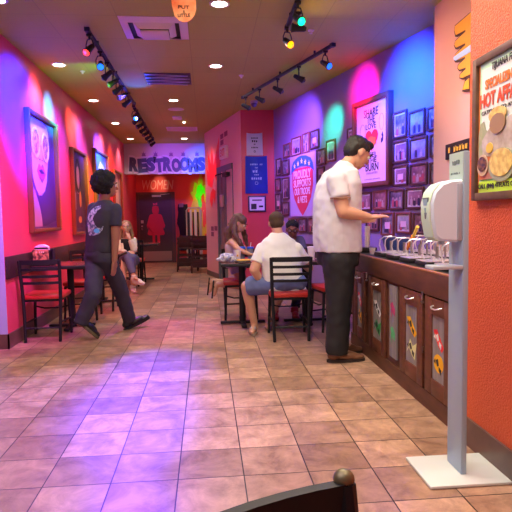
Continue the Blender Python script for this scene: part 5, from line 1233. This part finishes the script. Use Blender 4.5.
# ---- boy across the table, mostly hidden
Yb = 6.86
t = thing('person', 'boy with short black hair and glasses seated behind the man in white', 'person', (1.02, Yb, 0))
skb = SK('skin_deep_brown', (.26, .10, .065)); f = V(-.1, -1, 0); r = V(1, 0, 0)
hc = at(292.3, 229.5, Yb-.06); hf = V(-.15, -.95, -.25)
B = Blob(); head_blob(B, hc, hf, up, .98, neck=at(293, 242, Yb)); 
B.loft([(V(1.02, Yb-.02, .48), f*.11, r*.15), (V(1.0, Yb, .70), f*.10, r*.14), (V(.99, Yb, .88), f*.09, r*.16), (V(.99, Yb, .95), f*.06, r*.08)])
for sg in (-1, 1):
    s_ = V(1.0+sg*.17, Yb-.02, .90); e_ = s_+V(sg*.04, -.10, -.18); w_ = V(1.0+sg*.12, Yb-.42, .765); B.limb([s_, e_], [.046, .038]); B.limb([e_, w_], [.036, .026]); hand(B, w_, V(-sg*.3, -1, 0), V(0, 0, -1), V(-sg, 0, 0), .5, .85)
    h_ = V(1.02+sg*.09, Yb-.02, .51); k_ = V(1.02+sg*.10, Yb-.38, .50); a_ = V(1.0+sg*.12-.10, Yb-.48, .09); B.limb([h_, k_], [.080, .056]); B.limb([k_, a_], [.054, .036])
B.build('body', skb, t, .0075); face_parts(t, hc, hf, up, .98, (.20, .06, .05))
r_, f_, u_ = basis(hf, up); ax = Matrix((r_, f_, u_)).transposed()
B = Blob(); B.ell(hc+u_*.048-f_*.020, (.082, .094, .072), ax).ell(hc-f_*.045, (.075, .06, .075), ax); B.build('hair', M('hair_black', (0, 0, 0)), t, .006, 2, (70, .004))
m_ = MB()
for sg in (-1, 1): m_.tube([hc+r_*sg*(.033)+r_*.024*math.cos(a)+u_*(.008+.018*math.sin(a))+f_*.102 for a in [2*PI*k/12 for k in range(13)]], .003, 5)
m_.tube([hc-r_*.01+f_*.104+u_*.01, hc+r_*.01+f_*.104+u_*.01], .003, 5); m_.build('glasses', black_pl, t, world=True)
B = Blob(); B.loft([(V(1.02, Yb-.02, .46), f*.13, r*.17), (V(1.0, Yb, .70), f*.125, r*.165), (V(.99, Yb, .88), f*.11, r*.175), (V(.99, Yb, .945), f*.075, r*.10)])
for sg in (-1, 1): s_ = V(1.0+sg*.17, Yb-.02, .90); e_ = s_+V(sg*.04, -.10, -.18); B.limb([s_, s_.lerp(e_, .7)], [.062, .058], ends=False).ell(s_, .062)
B.build('t_shirt', M('tshirt_slate', (.10, .10, .14), .8), t, .009, 2, (9, .006))
B = Blob()
for sg in (-1, 1):
    h_ = V(1.02+sg*.09, Yb-.02, .51); k_ = V(1.02+sg*.10, Yb-.38, .50); a_ = V(1.0+sg*.12-.10, Yb-.48, .09); B.limb([h_, k_, k_.lerp(a_, .9)], [.095, .072, .055], ends=False); B.ell(h_, .095).ell(k_, .072)
B.build('trousers', M('trouser_charcoal', (.03, .03, .045), .8), t, .009, 2, (9, .006))
for sg in (-1, 1):
    a_ = V(1.0+sg*.12-.10, Yb-.48, .09); shoe(t, a_, (-.05, -1), M('shoe_red', (.55, .03, .04), .5), M('sole_dark', (0, 0, 0)), .22, 0, .040)

# ---- woman in white cardigan, legs crossed, far left
Yf = 9.45
t = thing('person', 'blonde woman in a white cardigan seated far left with her hand at her mouth', 'person', (-1.33, Yf, 0))
skw = SK('skin_fair', (.68, .42, .30)); f = V(.25, -.97, 0); r = V(-.97, -.25, 0)
hc = at(126, 227.5, Yf-.08); hf = V(.12, -1, -.1)
B = Blob(); head_blob(B, hc, hf, up, .98, neck=at(125.5, 236, Yf))
B.loft([(V(-1.33, Yf, .47), f*.12, r*.16), (at(127, 254, Yf), f*.10, r*.13), (at(127, 243, Yf), f*.10, r*.15), (at(126.5, 238.5, Yf), f*.06, r*.08)])
# her left arm (right in the photo) lifted to the mouth
s1, e1, w1 = at(133.5, 241, Yf-.02), at(134, 249.5, Yf-.22), at(129.6, 238.3, Yf-.24)
B.limb([s1, e1], [.046, .038]); B.limb([e1, w1], [.036, .025]); hand(B, w1, V(-.35, .45, .75), V(.2, 1, 0), V(-.8, 0, .3), .7, .85)
s2, e2, w2 = at(120, 241, Yf-.02), at(119, 250, Yf-.14), at(127, 253, Yf-.26)
B.limb([s2, e2], [.046, .038]); B.limb([e2, w2], [.036, .025]); hand(B, w2, V(.9, -.3, 0), V(0, 0, -1), V(0, .5, .8), .5, .85)
h1 = V(-1.25, Yf-.02, .50); k1 = at(131.5, 258, Yf-.46); a1 = at(132.5, 283, Yf-.40)
h2 = V(-1.41, Yf-.02, .50); k2 = at(127, 256, Yf-.48); a2 = at(134, 277.5, Yf-.60)
for h_, k_, a_ in ((h1, k1, a1), (h2, k2, a2)): B.limb([h_, k_], [.085, .058]); B.limb([k_, a_], [.055, .034]); B.limb([a_, a_+V(.06, -.10, -.02)], [.034, .025])
B.build('body', skw, t, .0075); face_parts(t, hc, hf, up, .98, (.55, .12, .12))
r_, f_, u_ = basis(hf, up); ax = Matrix((r_, f_, u_)).transposed()
B = Blob(); B.ell(hc+u_*.045-f_*.025, (.084, .094, .074), ax).ell(hc-f_*.05-u_*.02, (.080, .055, .09), ax)
for sg in (-1, 1): B.limb([hc+r_*.074*sg+u_*.03-f_*.03, hc+r_*.090*sg-u_*.08-f_*.03, hc+r_*.11*sg-u_*.20], [.022, .026, .022])
B.build('long_hair', M('hair_blonde', (.34, .20, .10), .5, bump=(80, .5)), t, .008, 2, (34, .010))
B = Blob(); B.loft([(V(-1.33, Yf, .45), f*.145, r*.19), (at(127, 254, Yf), f*.125, r*.16), (at(127, 243, Yf), f*.115, r*.175), (at(126.5, 239, Yf), f*.08, r*.11)])
B.build('black_top', M('top_black', (.012, .010, .016), .8), t, .009, 2, (9, .006))
B = Blob()
for s_, e_, w_ in ((s1, e1, w1), (s2, e2, w2)): B.limb([s_, e_, e_.lerp(w_, .85)], [.064, .054, .040], ends=False); B.ell(s_, .064).ell(e_, .054)
B.build('cardigan_sleeves', M('cardigan_white', (.78, .72, .60), .8), t, .008, 2, (12, .007))
B = Blob(); B.loft([(at(123, 282, Yf-.36), V(.05, 0, 0), V(0, .02, 0)), (at(123.5, 268, Yf-.36), V(.05, 0, 0), V(0, .025, 0)), (at(123, 254, Yf-.30), V(.025, 0, 0), V(0, .03, 0)), (at(122, 243, Yf-.15), V(.02, 0, 0), V(0, .03, 0))])
B.build('scarf', M('cardigan_white', (0, 0, 0)), t, .008, 2, (12, .007))
B = Blob()
for h_, k_, a_ in ((h1, k1, a1), (h2, k2, a2)): B.limb([h_, k_, k_.lerp(a_, .82)], [.102, .074, .052], ends=False); B.ell(h_, .102).ell(k_, .074)
B.build('jeans', M('jeans_blue', (.11, .13, .24), .8), t, .009, 2, (9, .006))
shoe(t, a1, (.3, -1), M('shoe_white', (.78, .76, .78), .5), M('sole_white', (.7, .68, .7), .5), .24, 0, .042)
shoe(t, V(a2.x, a2.y, 0), (.75, -.65), M('shoe_white', (0, 0, 0)), M('sole_white', (0, 0, 0)), .24, 0, .042, z0=a2.z-.07, pitch=.15)
